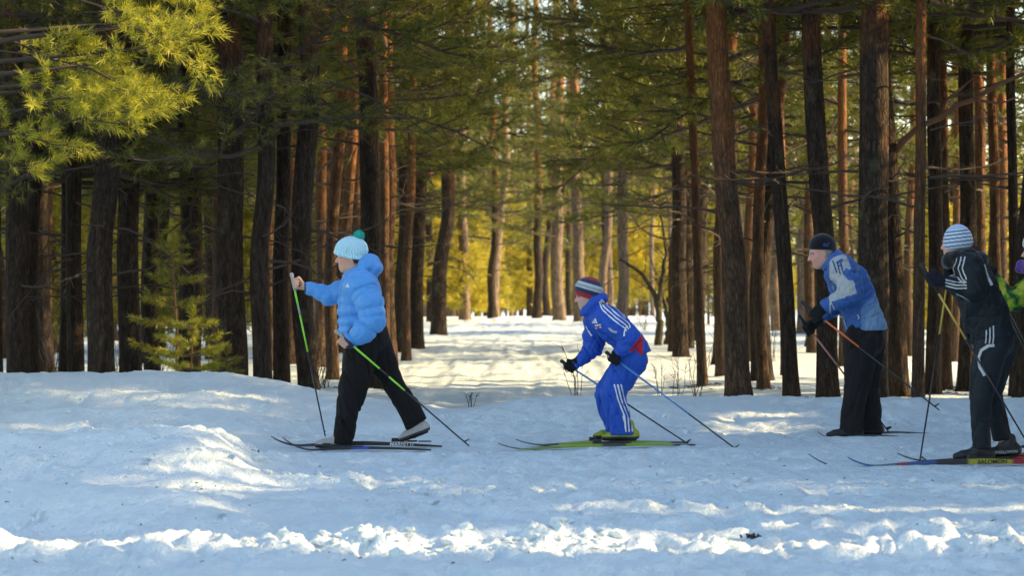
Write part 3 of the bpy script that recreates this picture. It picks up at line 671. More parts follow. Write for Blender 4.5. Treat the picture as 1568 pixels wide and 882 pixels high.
# ---- overhanging sunlit boughs, top left: a pine at the edge of the clearing
def hero_pine():
    rng = np.random.default_rng(77); d = 21.5; x = -5.35
    b = np.array([x, d, gz(x, d)-.02])
    root = empty('pine_tree', b, 'pine with sunlit yellow-green boughs hanging in from the top left corner', 'tree')
    t = obj('trunk', TRUNKS[2], None, root); t.scale = (.8, .8, 1)
    wood = MB(); sh = []
    def bough(a, c, seed, L=None):
        A = P(*a)-b; C = P(*c)-b; A0 = np.array([0, 0, A[2]-.15*abs(A[0])]); wood.tube([A0, (A0+A)/2+[0, 0, .05], A], [.032, .026, .014], 6); v = C-A; L = np.linalg.norm(v)
        gen_branch(np.random.default_rng(seed), A, math.atan2(v[1], v[0]), L, math.asin(v[2]/L), -.1, wood, sh, 1.15, r0=.013, sl=.15)
    bough((-30, 120, 21.5), (200, 165, 20.9), 1); bough((40, 130, 21.3), (240, 112, 21.2), 2)
    bough((-30, 80, 21.5), (180, 60, 21.4), 3); bough((90, -10, 21.6), (322, 55, 21.3), 4); bough((110, 40, 21.5), (300, 20, 21.9), 5)
    bough((30, 140, 21.3), (190, 225, 21.0), 6); bough((-40, 190, 21.6), (110, 215, 21.3), 7); bough((10, 60, 21.6), (160, 110, 21.9), 8)
    bough((60, 200, 21.2), (215, 160, 20.7), 11); bough((20, 170, 21.2), (150, 140, 20.6), 12); bough((120, 100, 21.2), (245, 130, 20.9), 13); bough((200, 40, 21.5), (320, 85, 21.2), 14); bough((150, 80, 21.5), (270, 60, 21.0), 15)
    bough((-60, 230, 21.6), (60, 260, 21.4), 9); bough((150, -40, 21.7), (330, -10, 21.5), 10)
    for k in range(34):
        z = rng.uniform(4.4, 9.5); az = rng.random()*6.28
        gen_branch(rng, (0, 0, z), az, rng.uniform(1.0, 1.9), rng.uniform(0, .4), -.1, wood, sh, .9, sl=.15)
    obj('boughs', wood.mesh('boughs'), M['twig'], root)
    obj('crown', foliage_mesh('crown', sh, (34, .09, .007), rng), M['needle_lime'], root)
hero_pine()

# ---- unseen young pines on the right, crowns thinned so sun lanes cross the track
LIT = [  # (y0, y1, x0, x1, chance that a bough is missing there)
 (11.25, 12.05, -9, 9, 1.0), (12.45, 12.75, .6, 3.5, .9), (13.35, 13.85, .2, 6, .9), (14.9, 15.55, -2.0, 6, .85),
 (20.4, 21.9, 1.55, 2.7, .95), (18.55, 18.8, 1.0, 3.6, .8), (19.3, 19.55, -2.6, -.1, .8), (20.9, 22.2, -4.4, -1.9, .75), (15.9, 16.7, -4.2, -1.9, .9), (14.7, 15.9, -2.7, -1.3, .95), (14.2, 14.75, -2.9, -1.4, .9), (12.9, 13.9, -2.5, -1.35, .8), (19.6, 21.0, -4.6, -2.6, .45), (22.4, 23.2, -4.9, -2.9, .6), (22.6, 23.4, -3.3, -1.6, .7),
 (18.5, 19.1, -6.3, -4.6, .9), (23.5, 24.7, -8.5, -4.0, .95), (21.5, 22.0, -5, -2.5, .8), (20.2, 20.6, -4.8, -2.8, .7), (18.2, 18.45, -4, -2, .6), (17.2, 17.5, -4.2, -2.2, .6), (12.9, 13.1, -.5, 4, .6), (16.5, 16.8, -.5, 2.5, .5), (22.2, 22.8, .3, 4.5, .4), (19.6, 20.2, -3.2, -1.4, .5), (19.6, 20.3, -.8, .6, .6), (17.0, 17.6, -2.5, .2, .35)]
def lit_keep(x, y, z, rng):
    """True if a bough here may stay (it does not shut one of the gaps the low sun comes through)"""
    k = z/math.tan(SUN_EL); gx = x-k*math.cos(SUN_AZ); gy = y-k*math.sin(SUN_AZ)
    wob = .16*fbm(gx*.8, gy*.3, 5, 2)
    p = np.zeros(len(x))
    for y0, y1, x0, x1, c in LIT:
        p = np.maximum(p, c*((gy > y0+wob) & (gy < y1+wob) & (gx > x0) & (gx < x1)))
    return rng.random(len(x)) > p
def shade_pine(x, d, h, R, seed):
    rng = np.random.default_rng(seed); b = np.array([x, d, gz(x, d)-.02])
    root = empty('young_pine', b, 'unseen dense young pine past the right edge, crown thinned to shape the light', 'tree', 'unseen young pines shading the track')
    n = 4200
    z = h*(.06+.94*rng.random(n)**1.1); rad = R*np.sqrt(rng.random(n))*(1.08-z/h)**.7; a = rng.random(n)*6.28
    xs, ys = rad*np.cos(a), rad*np.sin(a)
    kp = lit_keep(xs+x, ys+d, z+b[2], rng)
    D = np.stack([np.cos(a), np.sin(a), np.full(n, .25)], 1)+rng.normal(0, .35, (n, 3))
    Ps = np.stack([xs, ys, z], 1)[kp]; D = D[kp]
    sh = [(p, q, .2) for p, q in zip(Ps, D)]
    obj('crown', foliage_mesh('crown', sh, (8, .15, .030), rng), M['needle'], root)
    mb = MB(); mb.tube([(0, 0, -.3), (0, 0, h*.5), (0, 0, h)], [.09, .055, .01], 8); obj('trunk', mb.mesh('trunk'), M['bark'], root)
    bw = MB()
    for q in range(40):
        zz = h*(.08+.85*rng.random()); aa = rng.random()*6.28; L = R*(1.08-zz/h)**.7*.9
        bw.tube([(0, 0, zz), (L*math.cos(aa)*.5, L*math.sin(aa)*.5, zz+.08), (L*math.cos(aa), L*math.sin(aa), zz+.3)], [.018, .012, .005], 4, False)
    obj('boughs', bw.mesh('boughs'), M['twig'], root)
sr = np.random.default_rng(9)
for k, d in enumerate(np.arange(9.2, 25.6, 1.05)):
    shade_pine(9.2+sr.uniform(-.5, .5), d+sr.uniform(-.2, .2), sr.uniform(7.0, 8.2), sr.uniform(1.3, 1.6), 500+k)
for k, d in enumerate(np.arange(9.8, 25.6, 1.7)):
    shade_pine(11.6+sr.uniform(-.5, .5), d+sr.uniform(-.3, .3), sr.uniform(7.6, 8.8), sr.uniform(1.4, 1.8), 540+k)

# ---- bare shrubs and twigs standing in the snow
def shrub(px, d, h, n, seed, label, group=None, spread=.5):
    rng = np.random.default_rng(seed); mb = MB()
    for k in range(n):
        a = rng.random()*6.28; s = rng.uniform(.1, 1)*spread; H = h*rng.uniform(.5, 1.05)
        top = np.array([math.cos(a)*s*H, math.sin(a)*s*H, H]); b0 = rng.normal(0, .05*h, 3)*[1, 1, 0]+[0, 0, -.03]
        mid = b0*.5+top*.5+rng.normal(0, .05, 3)*H
        mb.tube([b0, mid, top], [.0045, .0034, .0016], 4, False)
        for q in range(rng.integers(2, 5)):
            t = rng.uniform(.3, .95); c = mid*(1-t)+top*t; e = c+nrm(top-b0+rng.normal(0, .6*H, 3))*H*rng.uniform(.15, .35)
            mb.tube([c, (c+e)/2+rng.normal(0, .01, 3), e], [.0035, .003, .0015], 3, False)
    o = obj('bare_shrub', mb.mesh('bare_shrub'), M['twig']); o.location = base(px, d, 0)
    tag(o, label, 'shrub', group)
shrub(885, 24.0, .55, 6, 1, 'thin bare twigs poking out of the snow just ahead of the crouching boy')
for k, (px, d, h, n) in enumerate([(80, 33, 1.3, 34), (180, 31, .9, 20), (240, 30, .9, 22), (330, 32, 1.0, 24), (480, 33, 1.2, 30), (495, 30, .8, 18)]):
    shrub(px, d, h, n, 20+k, 'tangle of bare brushwood between the left pine trunks', 'bare brushwood between the left trunks', .7)
for k, (px, d, h, n) in enumerate([(1040, 27, .6, 5), (1065, 28, .75, 7), (1010, 28, .4, 4), (1110, 46, 1.4, 14), (1180, 40, .9, 10), (1060, 62, 1.6, 16), (985, 64, 1.4, 14), (720, 24.6, .18, 5), (1440, 34, .8, 8)]):
    shrub(px, d, h, n, 40+k, 'sparse dry twigs standing in the snow right of the trail' if px > 800 else 'tiny dry tuft where the trail meets the snow bank', 'dry twigs right of the trail' if px > 800 else None)

# ---- fallen bark, cones and needles on the snow
def cone(px, py, s, seed, label):
    rng = np.random.default_rng(seed); x, y = G0(px, py); mb = MB()
    for k in range(9):
        c = rng.normal(0, 1, 3)*[s, s*.6, 0]+[0, 0, s*.25]; R = np.linalg.qr(rng.normal(size=(3, 3)))[0]
        mb.box(c, (s*rng.uniform(.25, .6), s*rng.uniform(.1, .3), s*.10), R)
    o = obj('bark_scrap', mb.mesh('bark_scrap', False), M['litter']); o.location = (x, y, gz(x, y))
    tag(o, label, 'bark')
cone(1150, 822, .035, 1, 'dark scrap of bark on the near snow ridge, larger of two')
cone(1448, 829, .022, 2, 'small dark scrap of bark on the near snow ridge, smaller of two')
cone(784+775/2-784, 725, .02, 3, 'reddish bark scrap on the snow in front of the leading skier')
lr = np.random.default_rng(33); mb = MB()
for k in range(110):
    py = lr.uniform(700, 875); px = lr.uniform(-20, 1590); x, y = G0(px, py); z = gz(x, y)
    a = lr.random()*6.28; L = lr.choice([.012, .02, .035, .07], p=[.4, .3, .2, .1])
    e = np.array([math.cos(a)*L, math.sin(a)*L, lr.uniform(0, .3)*L]); b = np.array([x, y, z+.002])
    mb.tube([b, b+e*.5+[0, 0, .003], b+e], [.0018, .0024, .001] if L > .03 else [.002, .0032, .002], 4)
near_t = np.array([((xb-CX)/F*d, d, wp/2/F*d) for xb, d, xt, wp in left+right if d < 31]).repeat(26, 0)
q = lr.random(len(near_t))*6.28; R = near_t[:, 2]*1.15+lr.exponential(.16, len(q)); lx, ly = near_t[:, 0]+R*np.cos(q), near_t[:, 1]+.8*R*np.sin(q); lz = ground_z(lx, ly)
for k in range(len(q)):
    L = lr.choice([.03, .06, .12]); e = np.array([math.cos(q[k]*3)*L, math.sin(q[k]*3)*L, .1*L]); b = np.array([lx[k], ly[k], lz[k]+.004]); mb.tube([b, b+e*.5+[0, 0, .006], b+e], [.005, .007, .003], 4)
tag(obj('needle_litter', mb.mesh('needle_litter'), M['litter']), 'scattered fallen needles and twig bits on the snow', 'litter', kind='stuff')

# ================================================================== people
class Vol:
    """signed distance grid; parts are added with smooth unions and turned into a mesh (surface nets)"""
    def __init__(s, lo, hi, h):
        s.lo = np.asarray(lo, float); s.h = h; s.n = np.ceil((np.asarray(hi)-s.lo)/h).astype(int)+1
        s.f = np.full(s.n, .5, np.float32); s.ax = [s.lo[i]+h*np.arange(s.n[i]) for i in range(3)]
    def _sub(s, lo, hi):
        a = np.clip(np.floor((np.asarray(lo)-s.lo)/s.h).astype(int), 0, s.n); b = np.clip(np.ceil((np.asarray(hi)-s.lo)/s.h).astype(int)+1, 0, s.n)
        sl = tuple(slice(a[i], b[i]) for i in range(3))
        X = s.ax[0][sl[0]][:, None, None]; Y = s.ax[1][sl[1]][None, :, None]; Z = s.ax[2][sl[2]][None, None, :]
        return sl, X, Y, Z
    def add(s, prim, k=.02, op='u'):
        lo, hi, fn = prim; m = k+4*s.h
        sl, X, Y, Z = s._sub(lo-m, hi+m)
        a = s.f[sl]
        if a.size == 0: return s
        b = fn(X, Y, Z).astype(np.float32)
        if op == 'u':
            hh = np.maximum(k-np.abs(a-b), 0)/max(k, 1e-6); s.f[sl] = np.minimum(a, b)-hh*hh*k*.25
        else:
            b = -b if op == 's' else b
            hh = np.maximum(k-np.abs(a-b), 0)/max(k, 1e-6); s.f[sl] = np.maximum(a, b)+hh*hh*k*.25
        return s
    def cut(s, q, n, k=.01):
        q = np.asarray(q, float); n = nrm(n)
        X = s.ax[0][:, None, None]; Y = s.ax[1][None, :, None]; Z = s.ax[2][None, None, :]
        b = ((X-q[0])*n[0]+(Y-q[1])*n[1]+(Z-q[2])*n[2]).astype(np.float32)
        a = s.f; hh = np.maximum(k-np.abs(a-b), 0)/k; s.f = np.maximum(a, b)+hh*hh*k*.25
        return s
    def merge(s, o, k=.015):
        a, b = s.f, o.f; hh = np.maximum(k-np.abs(a-b), 0)/k; s.f = np.minimum(a, b)-hh*hh*k*.25
        return s
    def mesh(s, relax=1):
        f = s.f; ins = f < 0
        c = [ins[x:ins.shape[0]-1+x, y:ins.shape[1]-1+y, z:ins.shape[2]-1+z] for x in (0, 1) for y in (0, 1) for z in (0, 1)]
        cnt = sum(q.astype(np.int8) for q in c); act = (cnt > 0) & (cnt < 8)
        ii = np.argwhere(act); idx = np.full(act.shape, -1, np.int64); idx[act] = np.arange(len(ii))
        corner = [(x, y, z) for x in (0, 1) for y in (0, 1) for z in (0, 1)]
        val = np.stack([f[ii[:, 0]+x, ii[:, 1]+y, ii[:, 2]+z] for x, y, z in corner], 1)
        acc = np.zeros((len(ii), 3)); num = np.zeros(len(ii))
        for a in range(8):
            for b in range(a+1, 8):
                if sum(abs(p-q) for p, q in zip(corner[a], corner[b])) != 1: continue
                va, vb = val[:, a], val[:, b]; m = (va < 0) != (vb < 0)
                t = va[m]/(va[m]-vb[m]); ca, cb = np.array(corner[a], float), np.array(corner[b], float)
                acc[m] += ca+(cb-ca)*t[:, None]; num[m] += 1
        V = s.lo+s.h*(ii+acc/num[:, None])
        Fs = []
        for ax_ in range(3):
            u, v = (ax_+1) % 3, (ax_+2) % 3
            sl0 = [slice(None)]*3; sl1 = [slice(None)]*3; sl0[ax_] = slice(0, -1); sl1[ax_] = slice(1, None)
            A, B = ins[tuple(sl0)], ins[tuple(sl1)]
            e = np.argwhere(A != B); e = e[(e[:, u] > 0) & (e[:, v] > 0) & (e[:, u] < ins.shape[u]-1) & (e[:, v] < ins.shape[v]-1)]
            if not len(e): continue
            du = np.eye(3, dtype=int)[u]; dv = np.eye(3, dtype=int)[v]
            g = lambda q: idx[q[:, 0], q[:, 1], q[:, 2]]
            quad = np.stack([g(e-du-dv), g(e-dv), g(e), g(e-du)], 1)
            flip = ~A[e[:, 0], e[:, 1], e[:, 2]]
            quad[flip] = quad[flip][:, ::-1]; Fs.append(quad)
        Fq = np.concatenate(Fs); Fq = Fq[(Fq >= 0).all(1)]
        for _ in range(relax):
            S = np.zeros_like(V); N = np.zeros(len(V))
            for a in range(4):
                b = (a+1) % 4
                np.add.at(S, Fq[:, a], V[Fq[:, b]]); np.add.at(S, Fq[:, b], V[Fq[:, a]]); np.add.at(N, Fq[:, a], 1); np.add.at(N, Fq[:, b], 1)
            V = V*.5+.5*S/np.maximum(N, 1)[:, None]
        return V, Fq
def limb(pts, rO, rS=None, S=(0, 1, 0), mod=None, kk=.0):
    """tapering polyline limb; rS = half width along S, rO = half width across it"""
    pts = [np.asarray(p, float) for p in pts]; rO = list(rO); rS = list(rS) if rS is not None else rO; S0 = np.asarray(S, float)
    R = max(max(rO), max(rS))+.03
    lo = np.min(pts, 0)-R; hi = np.max(pts, 0)+R
    def fn(X, Y, Z):
        best = None; acc = 0.
        for i in range(len(pts)-1):
            a, b = pts[i], pts[i+1]; ab = b-a; L2 = ab@ab; L = math.sqrt(L2)
            dx, dy, dz = X-a[0], Y-a[1], Z-a[2]
            t = np.clip((dx*ab[0]+dy*ab[1]+dz*ab[2])/L2, 0, 1)
            rx, ry, rz = dx-t*ab[0], dy-t*ab[1], dz-t*ab[2]
            Sx = S0-ab*(S0@ab)/L2; Sx = Sx/np.linalg.norm(Sx)
            ss = rx*Sx[0]+ry*Sx[1]+rz*Sx[2]; oo = np.maximum(rx*rx+ry*ry+rz*rz-ss*ss, 0)
            o_ = rO[i]+(rO[i+1]-rO[i])*t; s_ = rS[i]+(rS[i+1]-rS[i])*t
            if mod is not None:
                dm = mod(acc+t*L, X, Y, Z); o_ = o_+dm; s_ = s_+dm
            d = (np.sqrt((ss/s_)**2+oo/(o_*o_))-1)*np.minimum(o_, s_)
            if best is None: best = d
            else:
                k = kk or .012; hh = np.maximum(k-np.abs(best-d), 0)/k; best = np.minimum(best, d)-hh*hh*k*.25
            acc += L
        return best
    return lo, hi, fn
def ell(c, r, R=None):
    c = np.asarray(c, float); r = np.asarray(r, float); R = np.eye(3) if R is None else np.asarray(R)   # rows of R = axes
    m = r.max()+.01
    def fn(X, Y, Z):
        dx, dy, dz = X-c[0], Y-c[1], Z-c[2]; q = 0
        for i in range(3): q = q+((dx*R[i, 0]+dy*R[i, 1]+dz*R[i, 2])/r[i])**2
        return (np.sqrt(q)-1)*r.min()
    return c-m, c+m, fn
def wrinkles(seed, amp, freq, n=7, stretch=(1, 1, 1)):
    r = np.random.default_rng(seed); K = r.normal(size=(n, 3))*freq*np.asarray(stretch); ph = r.random(n)*6.28
    def mod(t, X, Y, Z):
        s = 0
        for i in range(n): s = s+np.sin(K[i, 0]*X+K[i, 1]*Y+K[i, 2]*Z+ph[i]+1.3*np.sin(K[(i+1) % n, 2]*.5*Z+K[(i+2) % n, 0]*.6*X))
        s = s/math.sqrt(n)
        c = 0
        for i in range(3):      # sharper creases running across the limb
            a_ = K[i]*1.25; q = np.sin(a_[0]*X+a_[1]*Y+a_[2]*Z+ph[i]*2+1.8*np.sin(K[i+3, 0]*.7*X+K[i+3, 1]*.7*Y+K[i+3, 2]*.7*Z))
            c = c-np.maximum(1-np.abs(q)*2.2, 0)**1.5
        return amp*(np.maximum(s, -.3)-.2)+amp*.9*c
    return mod
def quilt(pitch, amp, ph=0., wr=None):
    def mod(t, X, Y, Z):
        s = np.abs(np.sin(np.pi*(t/pitch+ph)))**.38*amp*1.35-amp*.9
        return s+(wr(t, X, Y, Z) if wr else 0)
    return mod

def frame(fwd, side):
    f = nrm(fwd); s = np.asarray(side, float); s = nrm(s-f*(s@f)); u = np.cross(s, f)
    if u[2] < 0: u = -u
    return np.stack([f, u, s])      # rows: forward, up, side
def head(vol, c, Fr, sc_=1., neck=None):
    L = lambda f, u, s: np.asarray(c)+sc_*(Fr[0]*f+Fr[1]*u+Fr[2]*s)
    E = lambda f, u, s, rf, ru, rs, k=.015, op='u': vol.add(ell(L(f, u, s), np.array([rf, ru, rs])*sc_, Fr), k, op)
    E(-.012, .035, 0, .098, .088, .076); E(.030, -.035, 0, .064, .080, .058, .03)
    E(.062, -.090, 0, .026, .022, .026, .03); E(.020, -.075, 0, .050, .035, .050, .03)
    for s in (-1, 1):
        E(.062, -.028, s*.034, .026, .026, .022, .02); E(.092, .006, s*.032, .020, .012, .017, .008, 's'); E(.0765, .004, s*.031, .013, .0125, .014, .003)
        E(.083, .022, s*.028, .012, .007, .024, .010); E(-.010, -.008, s*.072, .018, .031, .010, .008); E(-.006, -.008, s*.080, .009, .018, .005, .005, 's')
    vol.add(limb([L(.088, .010, 0), L(.105, -.018, 0), L(.113, -.030, 0)], np.array([.009, .011, .0115])*sc_), .012)
    for s in (-1, 1): E(.098, -.033, s*.011, .010, .008, .008, .008)
    E(.092, -.056, 0, .011, .006, .024, .006); E(.089, -.068, 0, .012, .007, .021, .006); E(.1035, -.0615, 0, .012, .0016, .022, .003, 's')
    if neck is not None: vol.add(limb([L(-.02, -.06, 0), neck], [.056*sc_, .062*sc_]), .03)
def skin_col(V, c, Fr, sc_, tone, hair=(.08, .05, .03)):
    d = (V-np.asarray(c))/sc_; f, u, s = d@Fr[0], d@Fr[1], np.abs(d@Fr[2])
    C = np.tile(np.array(tone), (len(V), 1))
    hd = (np.linalg.norm(d, axis=1) < .16)
    blush = hd*np.exp(-(((f-.07)/.03)**2+((u+.03)/.025)**2+((s-.04)/.02)**2))
    C = C*(1+blush[:, None]*np.array([.12, -.18, -.16]))
    lip = hd & (f > .085) & (np.abs(u+.062) < .0115) & (s < .022); C[lip] = np.array(tone)*[.62, .30, .32]
    eye = hd & (f > .074) & (np.abs(u-.004) < .0065) & (np.abs(s-.031) < .012); C[eye] = (.62, .6, .57)
    iris = eye & (np.abs(s-.031) < .006); C[iris] = (.05, .045, .04)
    lash = hd & (f > .07) & (np.abs(u-.0115) < .003) & (np.abs(s-.031) < .016); C[lash] = (.06, .04, .03)
    brow = hd & (f > .07) & (np.abs(u-.027) < .006) & (np.abs(s-.034) < .024); C[brow] = hair
    sock = hd & (f > .06) & (np.abs(u-.006) < .014) & (np.abs(s-.034) < .02) & ~eye & ~lash; C[sock] *= [.8, .72, .72]
    nost = hd & (f > .095) & (u < -.036) & (u > -.046) & (s < .016); C[nost] *= .45
    back = hd & (f < .0) & (u > -.055) & (f < -.012+.3*u); C[back] = hair
    return C
def hand(vol, wrist, grip, axis, nside, rp=.014, fr=.0095, k=.006):
    """a fist closed round a pole: four fingers wrap it, the thumb closes from the other side"""
    a = nrm(axis); w_ = np.asarray(wrist, float)-grip; w_ = nrm(w_-a*(w_@a)); n = np.cross(a, w_)
    if n@np.asarray(nside) < 0: n = -n
    R = rp+fr; e = lambda th, rr=R: rr*(math.cos(math.radians(th))*n+math.sin(math.radians(th))*(-w_))
    grip = np.asarray(grip, float)
    for o, end, q in ((.033, 205, 1.), (.011, 226, 1.04), (-.011, 220, 1.), (-.031, 198, .88)):
        b = grip+a*o
        kn = b+e(28, R+.010)
        vol.add(limb([np.asarray(wrist)+a*o*.45+n*.008, kn], [fr*1.5, fr*1.35]), .012)
        vol.add(limb([kn, b+e(88, R+.004), b+e(150), b+e(end)], [fr*1.12*q, fr*1.08*q, fr*q, fr*.85*q]), k)
    vol.add(limb([np.asarray(wrist)+a*.012-n*.012, grip+a*.030+e(-55, R+.008), grip+a*.040+e(-115, R+.002), grip+a*.036+e(-165)], [fr*1.6, fr*1.4, fr*1.15, fr*.95]), k)

class Person:
    def __init__(s, d0, px, py, label):
        s.d0 = d0; s.sc = F/d0
        x = (px-CX)/F*d0; s.base = np.array([x, d0, CH-(py-HZ)/F*d0])
        s.root = empty('person', s.base, label, 'person')
    def J(s, px, py, dy=0.): return P(px, py, s.d0+dy)
    def r(s, *px): return [p/s.sc for p in px]
    def part(s, name, V, Fq, C, mat, parent=None, label=None):
        me = mk_mesh(name, V-s.base, [Fq]); C = np.asarray(C, float)
        set_col(me, C if C.ndim == 2 else np.tile(C, (len(V), 1)))
        o = obj(name, me, M[mat], parent or s.root)
        if label: o['label'] = label
        return o
    def bvh(s, V, Fq): return BVHTree.FromPolygons(V.tolist(), Fq.tolist())
    def snap(s, bvh, p):
        h = bvh.ray_cast(Vector((p[0], p[1]-.6, p[2])), Vector((0, 1, 0)))
        return h if h[0] is not None else bvh.find_nearest(Vector(p))
    def ribbon(s, bvh, pts, wd, mat, name='stripe', off=.003, n=20, parent=None):
        pts = np.asarray(pts, float); t = np.linspace(0, 1, len(pts)); tt = np.linspace(0, 1, n)
        g = np.stack([np.interp(tt, t, pts[:, i]) for i in range(3)], 1)
        hit = [s.snap(bvh, p) for p in g]
        c = np.array([h[0] for h in hit]); nn = np.array([h[1] for h in hit])
        tg = np.gradient(c, axis=0); sd = np.cross(nn, tg); sd /= np.linalg.norm(sd, axis=1)[:, None]+1e-9
        rows = []
        for q in (-.5, 0, .5):
            hh = [bvh.find_nearest(Vector(p)) for p in c+sd*wd*q]
            rows.append(np.array([h[0] for h in hh])+np.array([h[1] for h in hh])*off)
        V = np.concatenate(rows); i = np.arange(n-1)
        Q = np.concatenate([np.stack([k*n+i, k*n+i+1, (k+1)*n+i+1, (k+1)*n+i], 1) for k in range(2)])
        return obj(name, mk_mesh(name, V-s.base, [Q]), M[mat], parent or s.root)
    def patch(s, bvh, c, du, dv, polys, mat, name, off=.004, parent=None):
        """flat print snapped on the cloth; polys in units of du, dv around c"""
        V = []; Fc = []
        for pl in polys:
            st = len(V)
            for u, v in pl:
                h = s.snap(bvh, c+du*u+dv*v); V.append(np.array(h[0])+np.array(h[1])*off)
            Fc.append(list(range(st, st+len(pl))))
        me = bpy.data.meshes.new(name); me.from_pydata([tuple(v-s.base) for v in V], [], Fc)
        return obj(name, me, M[mat], parent or s.root)
LOGO = [[(-.5, -.5), (-.25, -.5), (-.42, -.15), (-.58, -.28)], [(-.15, -.5), (.1, -.5), (-.2, .22), (-.38, .05)], [(.2, -.5), (.48, -.5), (.05, .55), (-.15, .4)]]
def boots(p, items, cols, mat='leather'):
    """items: (heel, toe, ankle) world points"""
    for heel, toe, ank in items:
        heel, toe, ank = map(np.asarray, (heel, toe, ank))
        f = nrm(toe-heel); L = np.linalg.norm(toe-heel); up = nrm(np.cross(f, [0, 1., 0])); up = up if up[2] > 0 else -up
        lo = np.min([heel, toe, ank], 0)-.12; hi = np.max([heel, toe, ank], 0)+.12
        v = Vol(lo, hi, .005)
        at = lambda t, h: heel+f*L*t+up*h
        v.add(limb([at(.10, .045), at(.40, .050), at(.75, .038), at(.92, .030)], [.045, .047, .034, .024], [.036, .040, .045, .036]), .02)
        v.add(limb([at(.16, .05), ank+up*.0], [.046, .050], [.040, .044]), .03)
        v.add(limb([at(.42, .07), at(.22, .13)], [.03, .04], [.030, .036]), .03)
        v.cut(at(.5, .012), -up, .006)
        V, Fq = v.mesh()
        h = (V-heel)@up
        C = np.tile(np.array(cols[0]), (len(V), 1)); C[h < .035] = cols[1]; t = (V-heel)@f/L
        C[(t > .28) & (t < .62) & (h > .085)] = cols[2]
        o = p.part('ski_boot', V, Fq, C, mat)
        s2 = Vol(lo, hi, .005); s2.add(limb([at(.05, .008), at(.5, .004), at(.97, .010)], [.010, .008, .007], [.036, .044, .034]), .01); V, Fq = s2.mesh()
        p.part('sole', V, Fq, (.012, .012, .013), mat, o)
        yield o, at, f, up
def text_mesh(s, size, ext=.0015, shear=0.):
    cu = bpy.data.curves.new('lettering', 'FONT'); cu.body = s; cu.size = size; cu.extrude = ext; cu.align_x = 'CENTER'; cu.align_y = 'CENTER'; cu.shear = shear; cu.offset = size*.018
    o = bpy.data.objects.new('lettering', cu); COL.objects.link(o)
    me = bpy.data.meshes.new_from_object(o.evaluated_get(bpy.context.evaluated_depsgraph_get()))
    bpy.data.objects.remove(o); me.name = 'lettering'
    return me
def lettering(s, size, pos, xdir, ydir, mat, parent, base_, shear=0., sx=1.):
    """flat lettering in the plane of xdir/ydir"""
    from mathutils import Matrix
    me = text_mesh(s, size, .001, shear); x = nrm(xdir); y = nrm(np.asarray(ydir)-x*(np.asarray(ydir)@x)); z = np.cross(x, y)
    mt = Matrix(((x[0]*sx, y[0], z[0], pos[0]-base_[0]), (x[1]*sx, y[1], z[1], pos[1]-base_[1]), (x[2]*sx, y[2], z[2], pos[2]-base_[2]), (0, 0, 0, 1)))
    me.transform(mt); me.materials.clear(); return obj('lettering', me, M[mat], parent)

def ski(key, label, group, cols, z=.0, hgt=.034, wid=.046, turn=.10, turn_l=.24, text=None, bind=None, zt=None):
    """cols: list of (t from the tip, colour) steps along the ski"""
    ax, ay, bx, by = SKIS[key]; A = np.array([ax, ay, z]); B = np.array([bx, by, z])
    L = np.linalg.norm(B-A); f = (B-A)/L; s_ = np.array([-f[1], f[0], 0])
    if s_[1] > 0: s_ = -s_                                   # towards the camera
    n = 60; d = np.linspace(0, L, n); q = np.clip((d-(L-turn_l))/turn_l, 0, 1)
    zz = turn*q**2+.012*np.sin(np.pi*np.clip(d/(L-turn_l), 0, 1))
    th = np.interp(d/L, [0, .15, .45, .6, .85, 1], [.012, .6*hgt, hgt, hgt, .5*hgt, .007]); wd = np.interp(d/L, [0, .05, .3, .9, .97, 1], [.6, .95, 1, 1, .8, .15])*wid*.5
    c = A+f*d[:, None]+np.array([0, 0, 1.])*zz[:, None]; up = np.array([0, 0, 1.])
    prof = [(-1, .0), (1, .0), (1, .55), (.86, 1), (-.86, 1), (-1, .55)]
    V = np.concatenate([c+s_*(u*wd)[:, None]+up*(v*th)[:, None] for u, v in prof]); m = len(prof)
    i = np.arange(n-1)
    Q = np.concatenate([np.stack([k*n+i, k*n+i+1, ((k+1) % m)*n+i+1, ((k+1) % m)*n+i], 1) for k in range(m)])
    base_ = A*.5+B*.5
    root = empty('ski', base_, label, 'ski', group)
    me = mk_mesh('ski_body', V-base_, [Q, np.array([[k*n for k in range(m)], [k*n+n-1 for k in range(m)][::-1]])], False)
    t = 1-d/L; C = np.zeros((n, 3))
    for t0, cc in cols: C[t >= t0] = cc
    set_col(me, np.tile(C, (m, 1))); o = obj('ski_body', me, M['ski'], root)
    if bind is not None:
        mb = MB(); R = np.stack([f, -s_, up], 1)
        cb = A+f*(L*(1-bind)); zb = np.interp(L*(1-bind), d, zz)+hgt
        mb.box(cb+up*(zb+.006), (.10, .020, .006), R); mb.box(cb+f*.07+up*(zb+.016), (.028, .024, .012), R); mb.box(cb-f*.16+up*(zb+.004), (.05, .022, .004), R)
        obj('binding', mb.mesh('binding', False, base_), M['black'], root)
    if text:
        for st, tt, size, mat in text:
            pos = A+f*(L*(1-tt))+s_*(wid*.5+.0025)+up*(np.interp(L*(1-tt), d, zz)+hgt*.40)
            lettering(st, size, pos, -f if f[0] < 0 else f, up, mat, o, base_, .15, 1.15)
    return root
